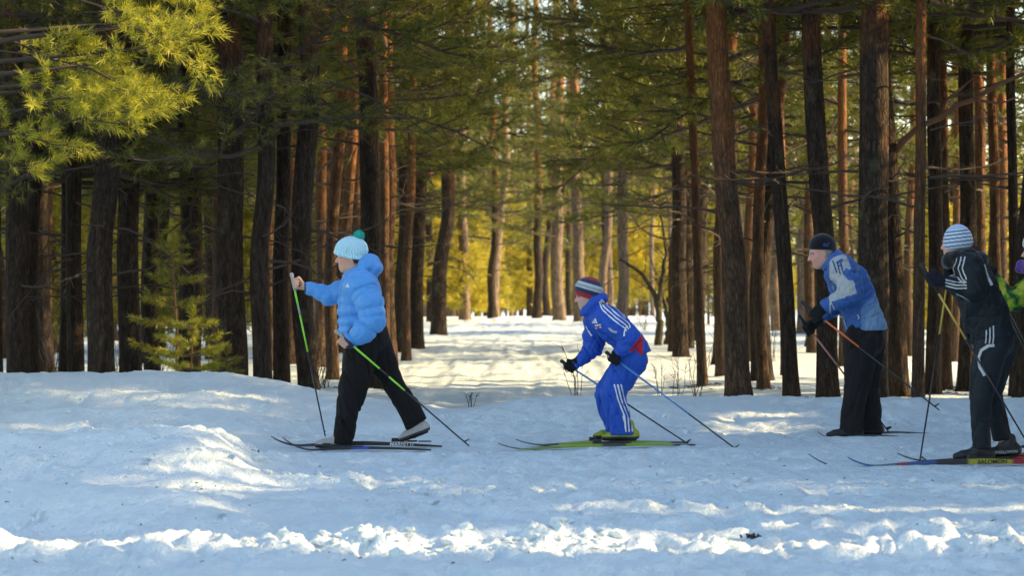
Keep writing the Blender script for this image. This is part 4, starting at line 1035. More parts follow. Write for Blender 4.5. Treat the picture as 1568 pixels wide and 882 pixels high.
def pole(label, top, tip, segs, grip_len=.13, group=None, strap=None, grip_mat='black', basket=.038):
    """segs: (fraction from the top where the shaft colour ends, material)"""
    top, tip = np.asarray(top, float), np.asarray(tip, float); L = np.linalg.norm(tip-top); a = (tip-top)/L
    root = empty('ski_pole', tip, label, 'ski pole', group)
    at = lambda d: top+a*d-tip
    mb = MB(); mb.tube([at(-.012), at(0), at(.03), at(.10), at(grip_len)], [.010, .0165, .013, .0135, .011], 10); obj('grip', mb.mesh('grip'), M[grip_mat], root)
    f0 = grip_len/L
    for k, (f1, m) in enumerate(segs):
        mb = MB(); r0, r1 = .0085-.003*f0, .0085-.003*f1; mb.tube([at(f0*L), at(f1*L)], [r0, r1], 10); obj('shaft', mb.mesh('shaft'), M[m], root); f0 = f1
    mb = MB(); mb.tube([at(L-.05), at(L-.012), at(L+.018)], [.006, .0045, .0015], 6); obj('tip', mb.mesh('tip'), M['grip'], root)
    # half-moon basket
    mb = MB(); s_ = nrm(np.cross(a, [0, 1., 0])); v = np.cross(a, s_)
    ring = np.array([at(L-.045)+s_*basket*math.cos(q)*1.2+v*basket*math.sin(q)+a*.012*math.cos(q) for q in np.linspace(-1.5, 1.5, 9)])
    V = np.concatenate([[at(L-.055)], ring, [at(L-.043)], ring+a*.004]); k = np.arange(8)
    mb.raw(V, np.stack([1+k, 2+k, 12+k, 11+k], 1), np.concatenate([np.stack([k*0, 2+k, 1+k], 1), np.stack([k*0+10, 11+k, 12+k], 1)]))
    obj('basket', mb.mesh('basket', False), M['black'], root)
    if strap is not None:
        mb = MB(); p0 = at(.012); q = np.asarray(strap)-tip; mid = (p0+at(.10))*.5+(q-(p0+at(.1))*.5)*1.0
        t = np.linspace(0, 1, 10)[:, None]; cv = (1-t)**2*p0+2*t*(1-t)*(mid*1.9-.45*(p0+at(.1)))+t**2*at(.09); mb.tube(cv, .0045, 5); obj('strap', mb.mesh('strap'), M['black'], root)
    return root
def hatvol(c, Fr, r, brim_q, brim_n, h=.0045, mod=None, roll=.0):
    c = np.asarray(c, float); v = Vol(c-max(r)-.05, c+max(r)+.05, h)
    lo, hi, fn = ell(c, r, Fr)
    if mod is not None:
        f0 = fn; fn = lambda X, Y, Z: f0(X, Y, Z)-mod(X, Y, Z)
    v.add((lo, hi, fn), .0); v.cut(brim_q, brim_n, .012)
    return v
def put_glove(p, wrist, fore, grip, axis, nside, col=(.014, .014, .016), fr=.0135, name='glove'):
    c = np.asarray(grip, float); w_ = np.asarray(wrist, float)
    v = Vol(np.minimum(c, w_)-.13, np.maximum(c, w_)+.13, .005)
    hand(v, wrist, grip, axis, nside, .013, fr, .007)
    v.add(limb([np.asarray(wrist)*.6+c*.4, wrist, np.asarray(wrist)+nrm(np.asarray(fore)-wrist)*.05], [.034, .037, .042]), .02)
    V, Fq = v.mesh(); p.part(name, V, Fq, col, 'cloth')

def bodyparts(p, lo, hi, hc, Fr, hs, J, hands, tone, hair=(.08, .05, .03), h=.007):
    """one continuous figure: head, neck, torso, arms with hands, legs with feet"""
    lo = np.array([lo[0], lo[1], -.05]); hi = np.array([hi[0], hi[1], 1.95])
    v = Vol(lo, hi, h)
    head(v, hc, Fr, hs, J['neck'])
    v.add(limb([J['pelvis'], J['waist'], J['chest'], J['neck']], [.085, .080, .085, .05], [.125, .115, .125, .055]), .04)
    for a in ('n', 'f'):
        v.add(limb([J['sh'+a], J['el'+a], J['wr'+a]], [.045, .036, .025]), .03)
        v.add(limb([J['hip'+a], J['kn'+a], J['an'+a], ], [.072, .048, .036]), .03)
        v.add(limb([J['an'+a], J['toe'+a]], [.030, .022]), .02)
    for wr, gr, ax_, ns, fr in hands: hand(v, wr, gr, ax_, ns, .013, fr, .005)
    V, Fq = v.mesh()
    p.part('body', V, Fq, skin_col(V, hc, Fr, hs, tone, hair), 'skin')
BLK = (.014, .014, .016); TONE = (.62, .36, .25)

# ------------------------------------------------------------------ skier 1: woman in the blue puffer jacket
def skier1():
    p = Person(18.75, 545, 689, 'person in a blue hooded puffer jacket and turquoise pompom hat striding on skis'); J, r = p.J, p.r
    hc = J(537.5, 393.5); Fr = frame([-1, 0, -.05], [0, 1, 0]); hs = 1.02
    jt = dict(pelvis=J(565, 515), waist=J(556, 485), chest=J(550, 445), neck=J(546, 424), shn=J(556, 438, -.17), eln=J(571, 490, -.24), wrn=J(536, 521, -.21), shf=J(540, 440, .17), elf=J(503, 453, .19), wrf=J(466, 438.5, .19),
              hipn=J(557, 525, -.09), knn=J(541, 592, -.10), ann=J(524, 676, -.10), toen=J(492, 684, -.10), hipf=J(572, 524, .09), knf=J(600, 588, .10), anf=J(643, 655, .10), toef=J(618, 674, .10))
    ax1 = nrm(J(447, 421, .19)-J(498, 668, .12)); ax2 = nrm(J(515, 509, -.22)-J(718, 682, -.36))
    g1 = J(455, 434, .19); g2 = J(526.5, 524.5, -.235)
    bodyparts(p, J(440, 360, -.5)-[.02, 0, 0], J(665, 690, .45)+[0, 0, 1.75], hc, Fr, hs, jt, [(jt['wrf'], g1, ax1, (0, 1, 0), .0098), (jt['wrn'], g2, ax2, (0, -1, 0), .0098)], TONE)
    BL = (.085, .32, .74)
    # jacket
    lo, hi = J(455, 540, -.45), J(600, 380, .42); lo[1], hi[1] = 18.2, 19.2
    wr = wrinkles(3, .0025, 30)
    t = Vol(lo, hi, .0062)
    t.add(limb([J(553, 528), J(553, 500), J(551.5, 470), J(551, 447), J(548, 427)], r(31, 34, 33.5, 31, 20), [.16, .165, .178, .182, .13], mod=quilt(.078, .024, .1, wr)), .02)
    t.cut(J(551, 505.5), (.34, 0, -1), .02)
    for s in (-1, 1): t.add(ell(J(548, 438, s*.15), r(24, 20, 22)), .05)
    t.add(limb([jt['shn']+[0, 0, .005], J(566, 464, -.23), jt['eln'], J(556, 508, -.235), J(537.5, 520.5, -.215)], r(21, 20.5, 19.5, 17, 12.5), mod=quilt(.075, .022, .3, wrinkles(5, .0028, 32))), .022)
    t.add(limb([jt['shf'], J(520, 448, .18), jt['elf'], J(482, 444, .19), J(466, 439, .19)], r(20, 16.5, 14, 11, 8.5), mod=quilt(.085, .015, .2, wrinkles(6, .0028, 32))), .03)
    # hood and collar
    hd = Vol(lo, hi, .0062)
    hd.add(ell(J(561, 404), r(20, 17.5, 24), frame([-1, 0, .5], [0, 1, 0])), .01)
    hd.add(limb([J(572, 399), J(577, 410), J(568, 421)], r(9, 9.5, 10), [.085, .10, .10]), .02)
    hd.add(ell(J(542, 394), r(23, 22, 19), Fr), .02, 's')
    hd.add(limb([J(531, 424, -.02), J(538, 421, -.085), J(552, 414, -.105), J(562, 408, -.10)], r(6, 7, 8, 7)), .015); hd.add(limb([J(531, 424, .02), J(538, 421, .085), J(552, 414, .105), J(562, 408, .10)], r(6, 7, 8, 7)), .015)
    hd.add(limb([J(531, 424, -.03), J(531, 424, .03)], r(6, 6)), .015)
    t.merge(hd, .022)
    V, Fq = t.mesh(0); C = np.tile(np.array(BL), (len(V), 1)); bv = p.bvh(V, Fq)
    px = V[:, 0]/V[:, 1]*F+CX; py = HZ-(V[:, 2]-CH)/V[:, 1]*F
    C[(px < 468.5) & (py > 425)] = (.02, .03, .07)
    C[(px < 543) & (py > 512) & (V[:, 1] < 18.65) & ((px-533)*.8-(py-516) < -4)] = (.02, .03, .07)
    jk = p.part('jacket', V, Fq, C, 'puffer')
    p.ribbon(bv, [J(530, 419, -.17), J(521, 438, -.20), J(517.5, 470, -.19), J(516, 507, -.17)], .012, 'blueshaft', 'zip', .002, 24, jk)
    p.patch(bv, J(532.5, 437, -.25), r(6)[0]*np.array([1, 0, 0.]), r(6)[0]*np.array([0, 0, 1.]), LOGO, 'white', 'emblem', .004, jk)
    p.patch(bv, J(568, 440.5, -.35), r(7)[0]*np.array([1, 0, 0.]), r(3)[0]*np.array([0, 0, 1.]), [[(-.9, -.25), (-.6, -.25), (-.6, .25), (-.9, .25)], [(-.4, -.25), (-.1, -.25), (-.1, .25), (-.4, .25)], [(.1, -.25), (.4, -.25), (.4, .25), (.1, .25)], [(.6, -.25), (.9, -.25), (.9, .25), (.6, .25)]], 'blueshaft', 'shoulder_print', .003, jk)
    p.ribbon(bv, [J(539, 499, -.3), J(534, 505, -.3), J(532.5, 511, -.3)], .028, 'black', 'pocket', .003, 10, jk)
    # trousers
    v = Vol(np.array([*J(500, 700, 0)[:1], 18.35, -.05]), np.array([J(665, 0, 0)[0], 19.2, 1.1]), .008)
    wr = wrinkles(11, .014, 17, stretch=(1, 1, .55)); pk = [(0, '')]
    v.add(limb([J(560, 488), J(566, 514)], r(27, 30), [.165, .175], mod=wrinkles(9, .004, 20)), .02)
    n1 = Vol(v.lo, v.lo+(v.n-1)*v.h, v.h); n1.add(limb([J(558, 522, -.085), J(549, 558, -.095), J(541, 595, -.10), J(531, 640, -.10), J(523, 690, -.10)], r(29, 26, 21.5, 18.5, 17), r(26, 24, 20, 18, 17), mod=wr), .02); n1.cut(J(524, 679), (-.1, 0, -1), .01)
    n2 = Vol(v.lo, v.lo+(v.n-1)*v.h, v.h); n2.add(limb([J(572, 520, .085), J(588, 556, .09), J(602, 588, .10), J(625, 627, .10), J(645, 668, .10)], r(26, 22, 18, 17, 18.5), mod=wr), .02); n2.cut(J(636, 653), (.62, 0, -1), .01)
    n1.f = n1.f[:v.f.shape[0], :v.f.shape[1], :v.f.shape[2]]; n2.f = n2.f[:v.f.shape[0], :v.f.shape[1], :v.f.shape[2]]
    v.merge(n1, .03); v.merge(n2, .02)
    V, Fq = v.mesh(); p.part('trousers', V, Fq, (.013, .012, .012), 'cloth')
    # hat with ribs and pompom
    Fh = frame([-.93, 0, -.12], [0, 1, 0]); c = J(538, 384)
    def ribs(X, Y, Z):
        dx, dy, dz = X-c[0], Y-c[1], Z-c[2]; a = np.arctan2(dy, dx*Fh[0, 0]+dz*Fh[0, 2]); u = dx*Fh[1, 0]+dz*Fh[1, 2]
        return .0055*(np.abs(np.sin(a*15+.7*np.sin(u*140)))-.5)
    hv = hatvol(c, Fh, np.array(r(25.5, 22.5, 20)), J(537, 393), (-.02-.16, 0, -1), mod=ribs)
    hv.add(limb([J(513.5, 386.5, -.03), J(519, 390, -.08), J(538, 394.5, -.105), J(554, 396.5, -.07), J(559, 396, 0), J(554, 396.5, .07), J(538, 394.5, .105), J(519, 390, .08), J(513.5, 386.5, .03), J(513.5, 386.5, -.03)], [.011]*10), .012)
    V, Fq = hv.mesh(0)
    d = V-c; a = np.arctan2(d[:, 1], d@Fh[0]); u = d@Fh[1]; rib = np.abs(np.sin(a*15+.7*np.sin(u*140)))
    C = np.array([.30, .60, .72])*(1-rib[:, None])+np.array([.52, .78, .86])*rib[:, None]
    bvh_ = p.bvh(V, Fq)
    ht = p.part('hat', V, Fq, C, 'knit')
    p.patch(bvh_, J(530, 384, -.2), r(4)[0]*nrm([.55, 0, .8]), r(9)[0]*nrm([.55, 0, 1]), [[(-.5, -.6), (.3, -.7), (.6, .4), (.2, .7), (-.3, .3)]], 'lime', 'hat_badge', .004, ht)
    bpy.data.objects[ht.children[0].name].data.materials[0] = M['teal']
    rr = np.random.default_rng(4); n = 900; D = rr.normal(size=(n, 3)); D /= np.linalg.norm(D, axis=1)[:, None]
    Vn, Tn, cn = needles(J(549.5, 361)+D*.012, D, np.full(n, .020), 2, .022, .007, rr)
    me = mk_mesh('pompom', Vn-p.base, [Tn], False); set_col(me, np.array([.02, .42, .36])[None]*(.7+.7*cn[:, None])); obj('pompom', me, M['knit'], ht)
    me2 = MB(); me2.tube([J(549.5, 369), J(549.5, 365), J(549.5, 361), J(549.5, 357), J(549.5, 353.5)], [.01, .034, .042, .034, .008], 12); obj('pompom_core', me2.mesh('pompom_core', True, p.base), M['teal'], ht)
    mb = MB(); e = J(540.5, 401.5, -.088); mb.tube([e+[0, -.004, 0], e, e+[0, .006, 0]], [.002, .0055, .002], 8); obj('earring', mb.mesh('earring', True, p.base), M['gold'], p.root)
    BC = [(.40, .38, .36), (.05, .05, .055), (.48, .46, .44)]
    list(boots(p, [(J(536, 687, -.10), J(482, 686.5, -.10), J(524, 668, -.10)), (J(657, 662, .10), J(613, 678.5, .10), J(641, 652, .10))], BC))
    pole('black and lime ski pole planted forward in the raised bare hand', J(446.5, 420, .19), J(498, 668, .12), [(.20, 'lime'), (.25, 'grip'), (.48, 'lime'), (1, 'shaft')], strap=J(460, 436, .17), grip_mat='grip', basket=.012)
    pole('black and lime ski pole trailing backward from the lowered bare hand', J(514.5, 507, -.23), J(718, 683, -.36), [(.33, 'lime'), (.40, 'shaft'), (.52, 'lime'), (1, 'shaft')], strap=J(532, 519, -.25), grip_mat='grip')
    ski('s1n', 'black ski with a blue middle under the front boot of the pompom-hat skier', None, [(0, (.05, .05, .06)), (.25, BLK), (.46, (.03, .06, .35)), (.58, BLK)], bind=.36, hgt=.022)
    ski('s1f', 'black ski with white lettering under the lifted rear heel', None, [(0, (.04, .04, .05)), (.3, BLK)], bind=.78, hgt=.032, text=[('MARPETTI', .755+.01, .036, 'white')], turn=.075)
M['teal'] = simple('teal_wool', (.02, .40, .34), .95, .2, 60)
skier1()

# ------------------------------------------------------------------ skier 2: crouching boy in the blue tracksuit
def skier2():
    p = Person(19.2, 945, 680, 'crouching child in a blue tracksuit with white stripes and a red striped hat'); J, r = p.J, p.r
    hc = J(900.5, 453); Fr = frame([-1, 0, -.16], [0, 1, 0]); hs = .93
    jt = dict(pelvis=J(968, 545), waist=J(956, 525), chest=J(930, 498), neck=J(913, 478), shn=J(930, 486, -.15), eln=J(963, 517, -.21), wrn=J(947, 540, -.19), shf=J(913, 492, .14), elf=J(908, 533, .17), wrf=J(883, 556, .15),
              hipn=J(966, 552, -.08), knn=J(934, 602, -.10), ann=J(954, 664, -.09), toen=J(925, 674, -.09), hipf=J(962, 552, .08), knf=J(930, 600, .09), anf=J(946, 663, .09), toef=J(914, 673, .09))
    ax1 = nrm(J(861, 556, .14)-J(1058, 683, .2)); ax2 = nrm(J(930, 541, -.2)-J(1132, 692, -.45))
    g1 = J(874, 561, .14); g2 = J(942, 550, -.215)
    bodyparts(p, J(855, 420, -.5)-[.02, 0, 0], J(1000, 690, .45)+[0, 0, 1.5], hc, Fr, hs, jt, [(jt['wrf'], g1, ax1, (0, 1, 0), .0085), (jt['wrn'], g2, ax2, (0, -1, 0), .0085)], (.62, .40, .32))
    BL = (.020, .090, .48)
    lo, hi = J(865, 575), J(1000, 438); lo[1], hi[1] = 18.75, 19.65
    t = Vol(lo, hi, .007); wr = wrinkles(21, .010, 20)
    t.add(limb([J(978, 562), J(972, 540), J(955, 515), J(935, 498), J(917, 484)], r(27, 24, 24, 25, 18), [.165, .165, .165, .17, .12], mod=wr), .02)
    t.cut(J(972, 546.5), (.34, 0, -1), .015)
    for s in (-1, 1): t.add(ell(J(926, 489, s*.12), r(22, 19, 20)), .04)
    # collar: an open ring round the neck
    for s in (-1, 1): t.add(limb([J(893, 479, s*.02), J(898, 476, s*.065), J(911, 463, s*.085), J(921, 457, s*.05), J(923, 457, 0)], r(6, 7.5, 9, 8, 8)), .02)
    t.add(ell(J(899, 460), r(20, 21, 14), Fr), .01, 's')
    t.add(limb([jt['shn'], J(948, 502, -.20), jt['eln'], J(958, 530, -.205), J(948, 541, -.195)], r(20, 18.5, 17.5, 14, 11.5), mod=wrinkles(22, .010, 26)), .02)
    t.add(limb([jt['shf'], J(910, 513, .17), jt['elf'], J(896, 546, .16), J(884, 556, .15)], r(19, 17.5, 15, 12, 9.5), mod=wrinkles(23, .010, 26)), .02)
    V, Fq = t.mesh(); bv = p.bvh(V, Fq)
    px = V[:, 0]/V[:, 1]*F+CX; py = HZ-(V[:, 2]-CH)/V[:, 1]*F
    C = np.tile(np.array(BL), (len(V), 1))
    # red triangular side panel
    ed = lambda a, b: (px-a[0])*(b[1]-a[1])-(py-a[1])*(b[0]-a[0])
    e1, e2, e3 = ed((984, 511), (963, 537)), ed((963, 537), (985, 548)), ed((985, 548), (984, 511)); tri = ((e1 < 0) & (e2 < 0) & (e3 < 0)) | ((e1 > 0) & (e2 > 0) & (e3 > 0))
    C[tri & (V[:, 1] < 19.3)] = (.50, .02, .045)
    jk = p.part('jacket', V, Fq, C, 'shell')
    for q in range(3):
        o = np.array([1, 0, .9])*.019*(q-1)
        p.ribbon(bv, [J(919, 464, -.10)+o*.5+[0, 0, .02], J(926, 471, -.22)+o, J(944, 487, -.33)+o, J(960, 499, -.34)+o, J(963, 505, -.36)+o*.7], .0115, 'white', 'stripe', .003, 26, jk)
        p.ribbon(bv, [J(944, 463, .0)+o, J(951, 475, -.02)+o, J(960, 484, -.06)+o], .010, 'white', 'stripe', .003, 14, jk)
    p.ribbon(bv, [J(959, 500, -.36), J(957, 508, -.36), J(956, 515, -.36)], .012, 'white', 'stripe', .003, 10, jk)
    p.ribbon(bv, [J(899, 500, -.2), J(903, 508, -.2), J(908, 516, -.2)], .013, 'white', 'chest_stripe', .003, 10, jk)
    p.ribbon(bv, [J(933, 503, -.36), J(939, 508, -.36), J(945, 509, -.36)], .020, 'grey_print', 'sleeve_print', .003, 10, jk)
    p.patch(bv, J(912.5, 491.5, -.3), r(7.5)[0]*np.array([1, 0, 0.]), r(7.5)[0]*np.array([0, 0, 1.]), LOGO, 'white', 'emblem', .004, jk)
    R_ = nrm([1, 0, .22]); U_ = nrm([-.22, 0, 1])
    for nm, v0, v1, m in (('flag_band', .17, .5, 'white'), ('flag_band', -.17, .17, 'red'), ('flag_band', -.5, -.17, 'white')):
        p.patch(bv, J(917, 500, -.3), r(9)[0]*R_, r(6)[0]*U_, [[(-.5, v0), (.5, v0), (.5, v1), (-.5, v1)]], m, nm, .004, jk)
    # trousers
    lo, hi = J(905, 690), J(1000, 525); lo[1], hi[1] = 18.8, 19.6; lo[2] = 0
    v = Vol(lo, hi, .008); wr = wrinkles(31, .014, 17, stretch=(1, 1, .6))
    v.add(limb([J(966, 540), J(967, 553)], r(22, 24), [.15, .155]), .02)
    hi2 = v.lo+(v.n-1)*v.h
    a = Vol(v.lo, hi2, v.h); b = Vol(v.lo, hi2, v.h)
    for q, dy, xo in ((a, -.085, 0), (b, .085, -6)):
        q.add(limb([J(967+xo*.3, 553, dy), J(950+xo*.5, 580, dy), J(937+xo, 602, dy*1.15), J(946+xo, 635, dy*1.1), J(954+xo, 676, dy*1.05)], r(26, 24, 21.5, 20, 20), r(22, 21, 19, 17, 16), mod=wr), .02); q.cut(J(953+xo, 665), (.0, 0, -1), .01)
        sh = tuple(min(m, n) for m, n in zip(v.f.shape, q.f.shape)); q.f = q.f[:sh[0], :sh[1], :sh[2]]; v.merge(q, .02)
    V, Fq = v.mesh(); bt = p.bvh(V, Fq); tr = p.part('trousers', V, Fq, BL, 'shell')
    for q in range(3):
        o = r(5)[0]*(q-1)
        p.ribbon(bt, [J(947, 590, -.35)+[o, 0, 0], J(953, 615, -.35)+[o, 0, 0], J(963, 640, -.35)+[o, 0, 0], J(965, 664, -.35)+[o, 0, 0]], .013, 'white', 'stripe', .003, 24, tr)
    # hat
    Fh = frame([-.95, 0, -.27], [0, 1, 0]); c = J(901.5, 446)
    hv = hatvol(c, Fh, np.array(r(22.5, 23, 18.5)), J(896, 456), (-.30, 0, -1)); V, Fq = hv.mesh(0)
    u = (V-c)@nrm([-.30*-1, 0, 1])*p.sc
    C = np.tile(np.array([.42, .025, .04]), (len(V), 1)); nv = (.035, .05, .085)
    C[(u < 17.5)] = nv; C[u < 11.5] = (.52, .55, .58); C[u < 7.5] = (.30, .33, .36); C[u < 4.2] = (.52, .55, .58); C[u < 2.0] = nv; C[u < -5] = (.42, .025, .04)
    p.part('hat', V, Fq, C, 'knit')
    put_glove(p, jt['wrf'], jt['elf'], g1, ax1, (0, 1, 0), BLK, .0125); put_glove(p, jt['wrn'], jt['eln'], g2, ax2, (0, -1, 0), BLK, .0125)
    list(boots(p, [(J(976, 675, -.09), J(921, 675.5, -.09), J(958, 655, -.09)), (J(964, 673, .09), J(908, 673.5, .09), J(948, 655, .09))], [(.30, .36, .03), (.03, .035, .04), (.05, .06, .05)]))
    pole('blue and black ski pole swept back from the nearer glove of the crouching child', J(929, 540, -.2), J(1132, 692, -.45), [(.35, 'blueshaft'), (.62, 'blueshaft'), (1, 'shaft')], strap=J(933, 554, -.2))
    pole('blue and black ski pole swept back from the farther glove of the crouching child', J(860, 553, .14), J(1058, 683, .2), [(.45, 'blueshaft'), (1, 'shaft')], strap=J(868, 570, .12))
    LG = (.22, .34, .025)
    ski('s2n', 'lime green ski with a dark tip under the crouching child, nearer of the pair', None, [(0, (.05, .06, .03)), (.10, (.16, .24, .04)), (.3, LG), (.5, (.05, .06, .04)), (.62, LG), (.85, (.03, .03, .03))], bind=.52, hgt=.024, turn=.05)
    ski('s2f', 'lime green ski under the crouching child, farther of the pair', None, [(0, (.05, .06, .03)), (.25, LG), (.9, (.03, .03, .03))], bind=.5, hgt=.022, turn=.05)
skier2()

# ------------------------------------------------------------------ skier 3: old man in the blue and grey jacket
def skier3():
    p = Person(19.85, 1310, 674, 'old man in blue jacket with pale grey sleeves and black cap stooping over poles'); J, r = p.J, p.r
    hc = J(1258, 387); Fr = frame([-1, 0, -.28], [0, 1, .0]); hs = 1.03
    jt = dict(pelvis=J(1326, 512), waist=J(1318, 480), chest=J(1300, 432), neck=J(1279, 402), shn=J(1290, 413, -.19), eln=J(1303, 450, -.27), wrn=J(1266, 468, -.20), shf=J(1282, 420, .17), elf=J(1288, 462, .22), wrf=J(1258, 487, .14),
              hipn=J(1322, 520, -.09), knn=J(1312, 590, -.10), ann=J(1304, 664, -.10), toen=J(1276, 670, -.10), hipf=J(1330, 520, .09), knf=J(1327, 590, .10), anf=J(1340, 660, .10), toef=J(1312, 668, .10))
    ax1 = nrm(J(1229, 465, -.17)-J(1438, 628, -.55)); ax2 = nrm(J(1225, 486, .12)-J(1362, 663, .35))
    g1 = J(1251, 481, -.20); g2 = J(1240, 503, .12)
    bodyparts(p, J(1215, 350, -.5)-[.02, 0, 0], J(1365, 690, .45)+[0, 0, 1.75], hc, Fr, hs, jt, [(jt['wrf'], g2, ax2, (0, 1, 0), .009), (jt['wrn'], g1, ax1, (0, -1, 0), .009)], (.62, .33, .25), (.35, .33, .31))
    BL = (.040, .120, .36); LB = (.17, .29, .46)
    lo, hi = J(1245, 530), J(1365, 375); lo[1], hi[1] = 19.35, 20.35
    t = Vol(lo, hi, .0075); wr = wrinkles(41, .013, 16)
    t.add(limb([J(1330, 525), J(1326, 500), J(1314, 465), J(1303, 435), J(1287, 408)], r(31, 32, 31, 31, 21), [.205, .20, .19, .19, .14], mod=wr), .02)
    t.cut(J(1320, 507), (.05, 0, -1), .015)
    for s in (-1, 1): t.add(ell(J(1291, 414, s*.15), r(24, 20, 22)), .05)
    for s in (-1, 1): t.add(limb([J(1262, 409, s*.03), J(1268, 405, s*.075), J(1276, 395, s*.09), J(1282, 390, s*.04), J(1283, 390, 0)], r(5, 6, 7, 7, 7)), .015)
    t.add(limb([jt['shn'], J(1301, 432, -.25), jt['eln'], J(1284, 461, -.245), J(1268, 467, -.21)], r(22, 20.5, 19, 15.5, 12), mod=wrinkles(42, .012, 24)), .02)
    t.add(limb([jt['shf'], J(1287, 440, .22), jt['elf'], J(1272, 475, .18), J(1260, 485, .15)], r(20, 18, 16, 13, 11), mod=wrinkles(43, .008, 24)), .02)
    V, Fq = t.mesh(); bv = p.bvh(V, Fq)
    px = V[:, 0]/V[:, 1]*F+CX; py = HZ-(V[:, 2]-CH)/V[:, 1]*F
    C = np.tile(np.array(BL), (len(V), 1)); GY = (.40, .43, .45)
    nearside = V[:, 1] < 19.76
    a = jt['shn']; b = jt['eln']; c_ = jt['wrn']
    def segd(A, B):
        ab = B-A; tt = np.clip((V-A)@ab/(ab@ab), 0, 1); return np.linalg.norm(V-A-tt[:, None]*ab, axis=1), tt
    d1, t1 = segd(a, b); d2, t2 = segd(b, c_); arm = np.minimum(d1, d2) < .125
    wv = 3*fbm(px*.08, py*.08, 4, 2)
    sl_ = nearside & arm & (px > 1270) & (px < 1299+wv+.28*(py-400)) & (py > 388)
    C[sl_] = GY
    C[nearside & (d2 < .13) & (py-.62*(1303-px)*-.0 > 452+.30*(1303-px)+wv) & (px > 1272)] = BL
    C[(px > 1318) & (py > 440+.9*(1352-px))] = (np.array(BL)*.45+np.array(LB)*.55)  # lower back in lighter steps: sunlight put into the jacket colour
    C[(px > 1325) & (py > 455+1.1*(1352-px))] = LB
    jk = p.part('jacket', V, Fq, C, 'shell')
    for q in range(3):
        o = np.array([r(5)[0]*(q-1), 0, r(1.5)[0]*(1-q)])
        p.ribbon(bv, [J(1285, 400, -.4)+o, J(1289, 409, -.5)+o, J(1292, 419, -.5)+o], .011, 'navy', 'stripe', .003, 14, jk)
    p.patch(bv, J(1267, 429, -.4), r(6)[0]*np.array([1, 0, 0.]), r(7)[0]*np.array([0, 0, 1.]), LOGO, 'white', 'emblem', .004, jk)
    p.patch(bv, J(1285.5, 430, -.5), r(7)[0]*np.array([1, 0, 0.]), r(8)[0]*np.array([0, 0, 1.]), [[(-.5, .5), (.5, .35), (-.1, -.5)]], 'red', 'sleeve_badge', .004, jk)
    p.ribbon(bv, [J(1259, 416, -.06), J(1261, 440, -.07), J(1268, 465, -.07), J(1290, 505, -.05)], .010, 'grey_print', 'zip', .003, 24, jk)
    p.ribbon(bv, [J(1319, 482, -.4), J(1322, 486, -.4), J(1320, 490, -.4)], .012, 'grey_print', 'pocket_tab', .003, 8, jk)
    lo, hi = J(1275, 690), J(1365, 490); lo[1], hi[1] = 19.45, 20.25; lo[2] = 0
    v = Vol(lo, hi, .008); wr = wrinkles(51, .014, 16, stretch=(1, 1, .5))
    v.add(limb([J(1325, 500), J(1326, 520)], r(27, 28), [.18, .175]), .02); hi2 = v.lo+(v.n-1)*v.h
    for pts, cutq, cutn in ((((1319, 522, -.09), (1314, 560, -.10), (1311, 595, -.10), (1307, 630, -.10), (1303, 674, -.10)), J(1303, 662), (-.05, 0, -1)), (((1331, 522, .09), (1329, 560, .10), (1325, 595, .10), (1331, 630, .10), (1337, 674, .10)), J(1336, 660), (.05, 0, -1))):
        q = Vol(v.lo, hi2, v.h); q.add(limb([J(*z) for z in pts], r(27, 23, 20, 17.5, 16.5), mod=wr), .02); q.cut(cutq, cutn, .01)
        sh = tuple(min(m, n) for m, n in zip(v.f.shape, q.f.shape)); q.f = q.f[:sh[0], :sh[1], :sh[2]]; v.merge(q, .025)
    V, Fq = v.mesh(); p.part('trousers', V, Fq, (.017, .016, .017), 'cloth')
    Fh = frame([-.96, 0, -.22], [0, 1, 0]); c = J(1259.5, 379)
    hv = hatvol(c, Fh, np.array(r(21.5, 22, 18)), J(1258, 382.5), (-.02, 0, -1)); V, Fq = hv.mesh(0); bh = p.bvh(V, Fq)
    ht = p.part('hat', V, Fq, (.008, .009, .014), 'knit')
    p.patch(bh, J(1269, 374, -.2), r(9)[0]*np.array([1, 0, 0.]), r(7)[0]*np.array([0, 0, 1.]), [[(-.7, -.35), (.2, -.5), (.2, -.2), (-.7, -.1)], [(-.7, .0), (.2, -.1), (.5, .5), (-.6, .3)]], 'navy', 'hat_badge', .003, ht)
    put_glove(p, jt['wrf'], jt['elf'], g2, ax2, (0, 1, 0), BLK, .015); put_glove(p, jt['wrn'], jt['eln'], g1, ax1, (0, -1, 0), BLK, .015)
    list(boots(p, [(J(1319, 672, -.10), J(1265, 672, -.10), J(1304, 654, -.10)), (J(1351, 667, .10), J(1300, 668.5, .10), J(1338, 650, .10))], [(.02, .02, .022), (.012, .012, .012), (.03, .03, .03)]))
    pole('orange and black ski pole lifted behind the old man, basket in the air', J(1228, 463, -.17), J(1438, 628, -.55), [(.17, 'shaft'), (.42, 'orange'), (1, 'shaft')], strap=J(1248, 497, -.18))
    pole('pale red and black ski pole slanting behind the old man\'s legs', J(1224, 484, .12), J(1362, 663, .35), [(.5, 'redwhite'), (1, 'shaft')], strap=J(1238, 517, .1))
    ski('s3n', 'dark ski half sunk in the snow under the old man, nearer of the pair', None, [(0, (.03, .03, .04))], z=.014, hgt=.018, turn=.05, turn_l=.12)
    ski('s3f', 'dark ski half sunk in the snow under the old man, farther of the pair', None, [(0, (.03, .03, .04))], z=.014, hgt=.018, turn=.05, turn_l=.12)
M['navy'] = simple('navy_print', (.02, .05, .16), .6)
skier3()

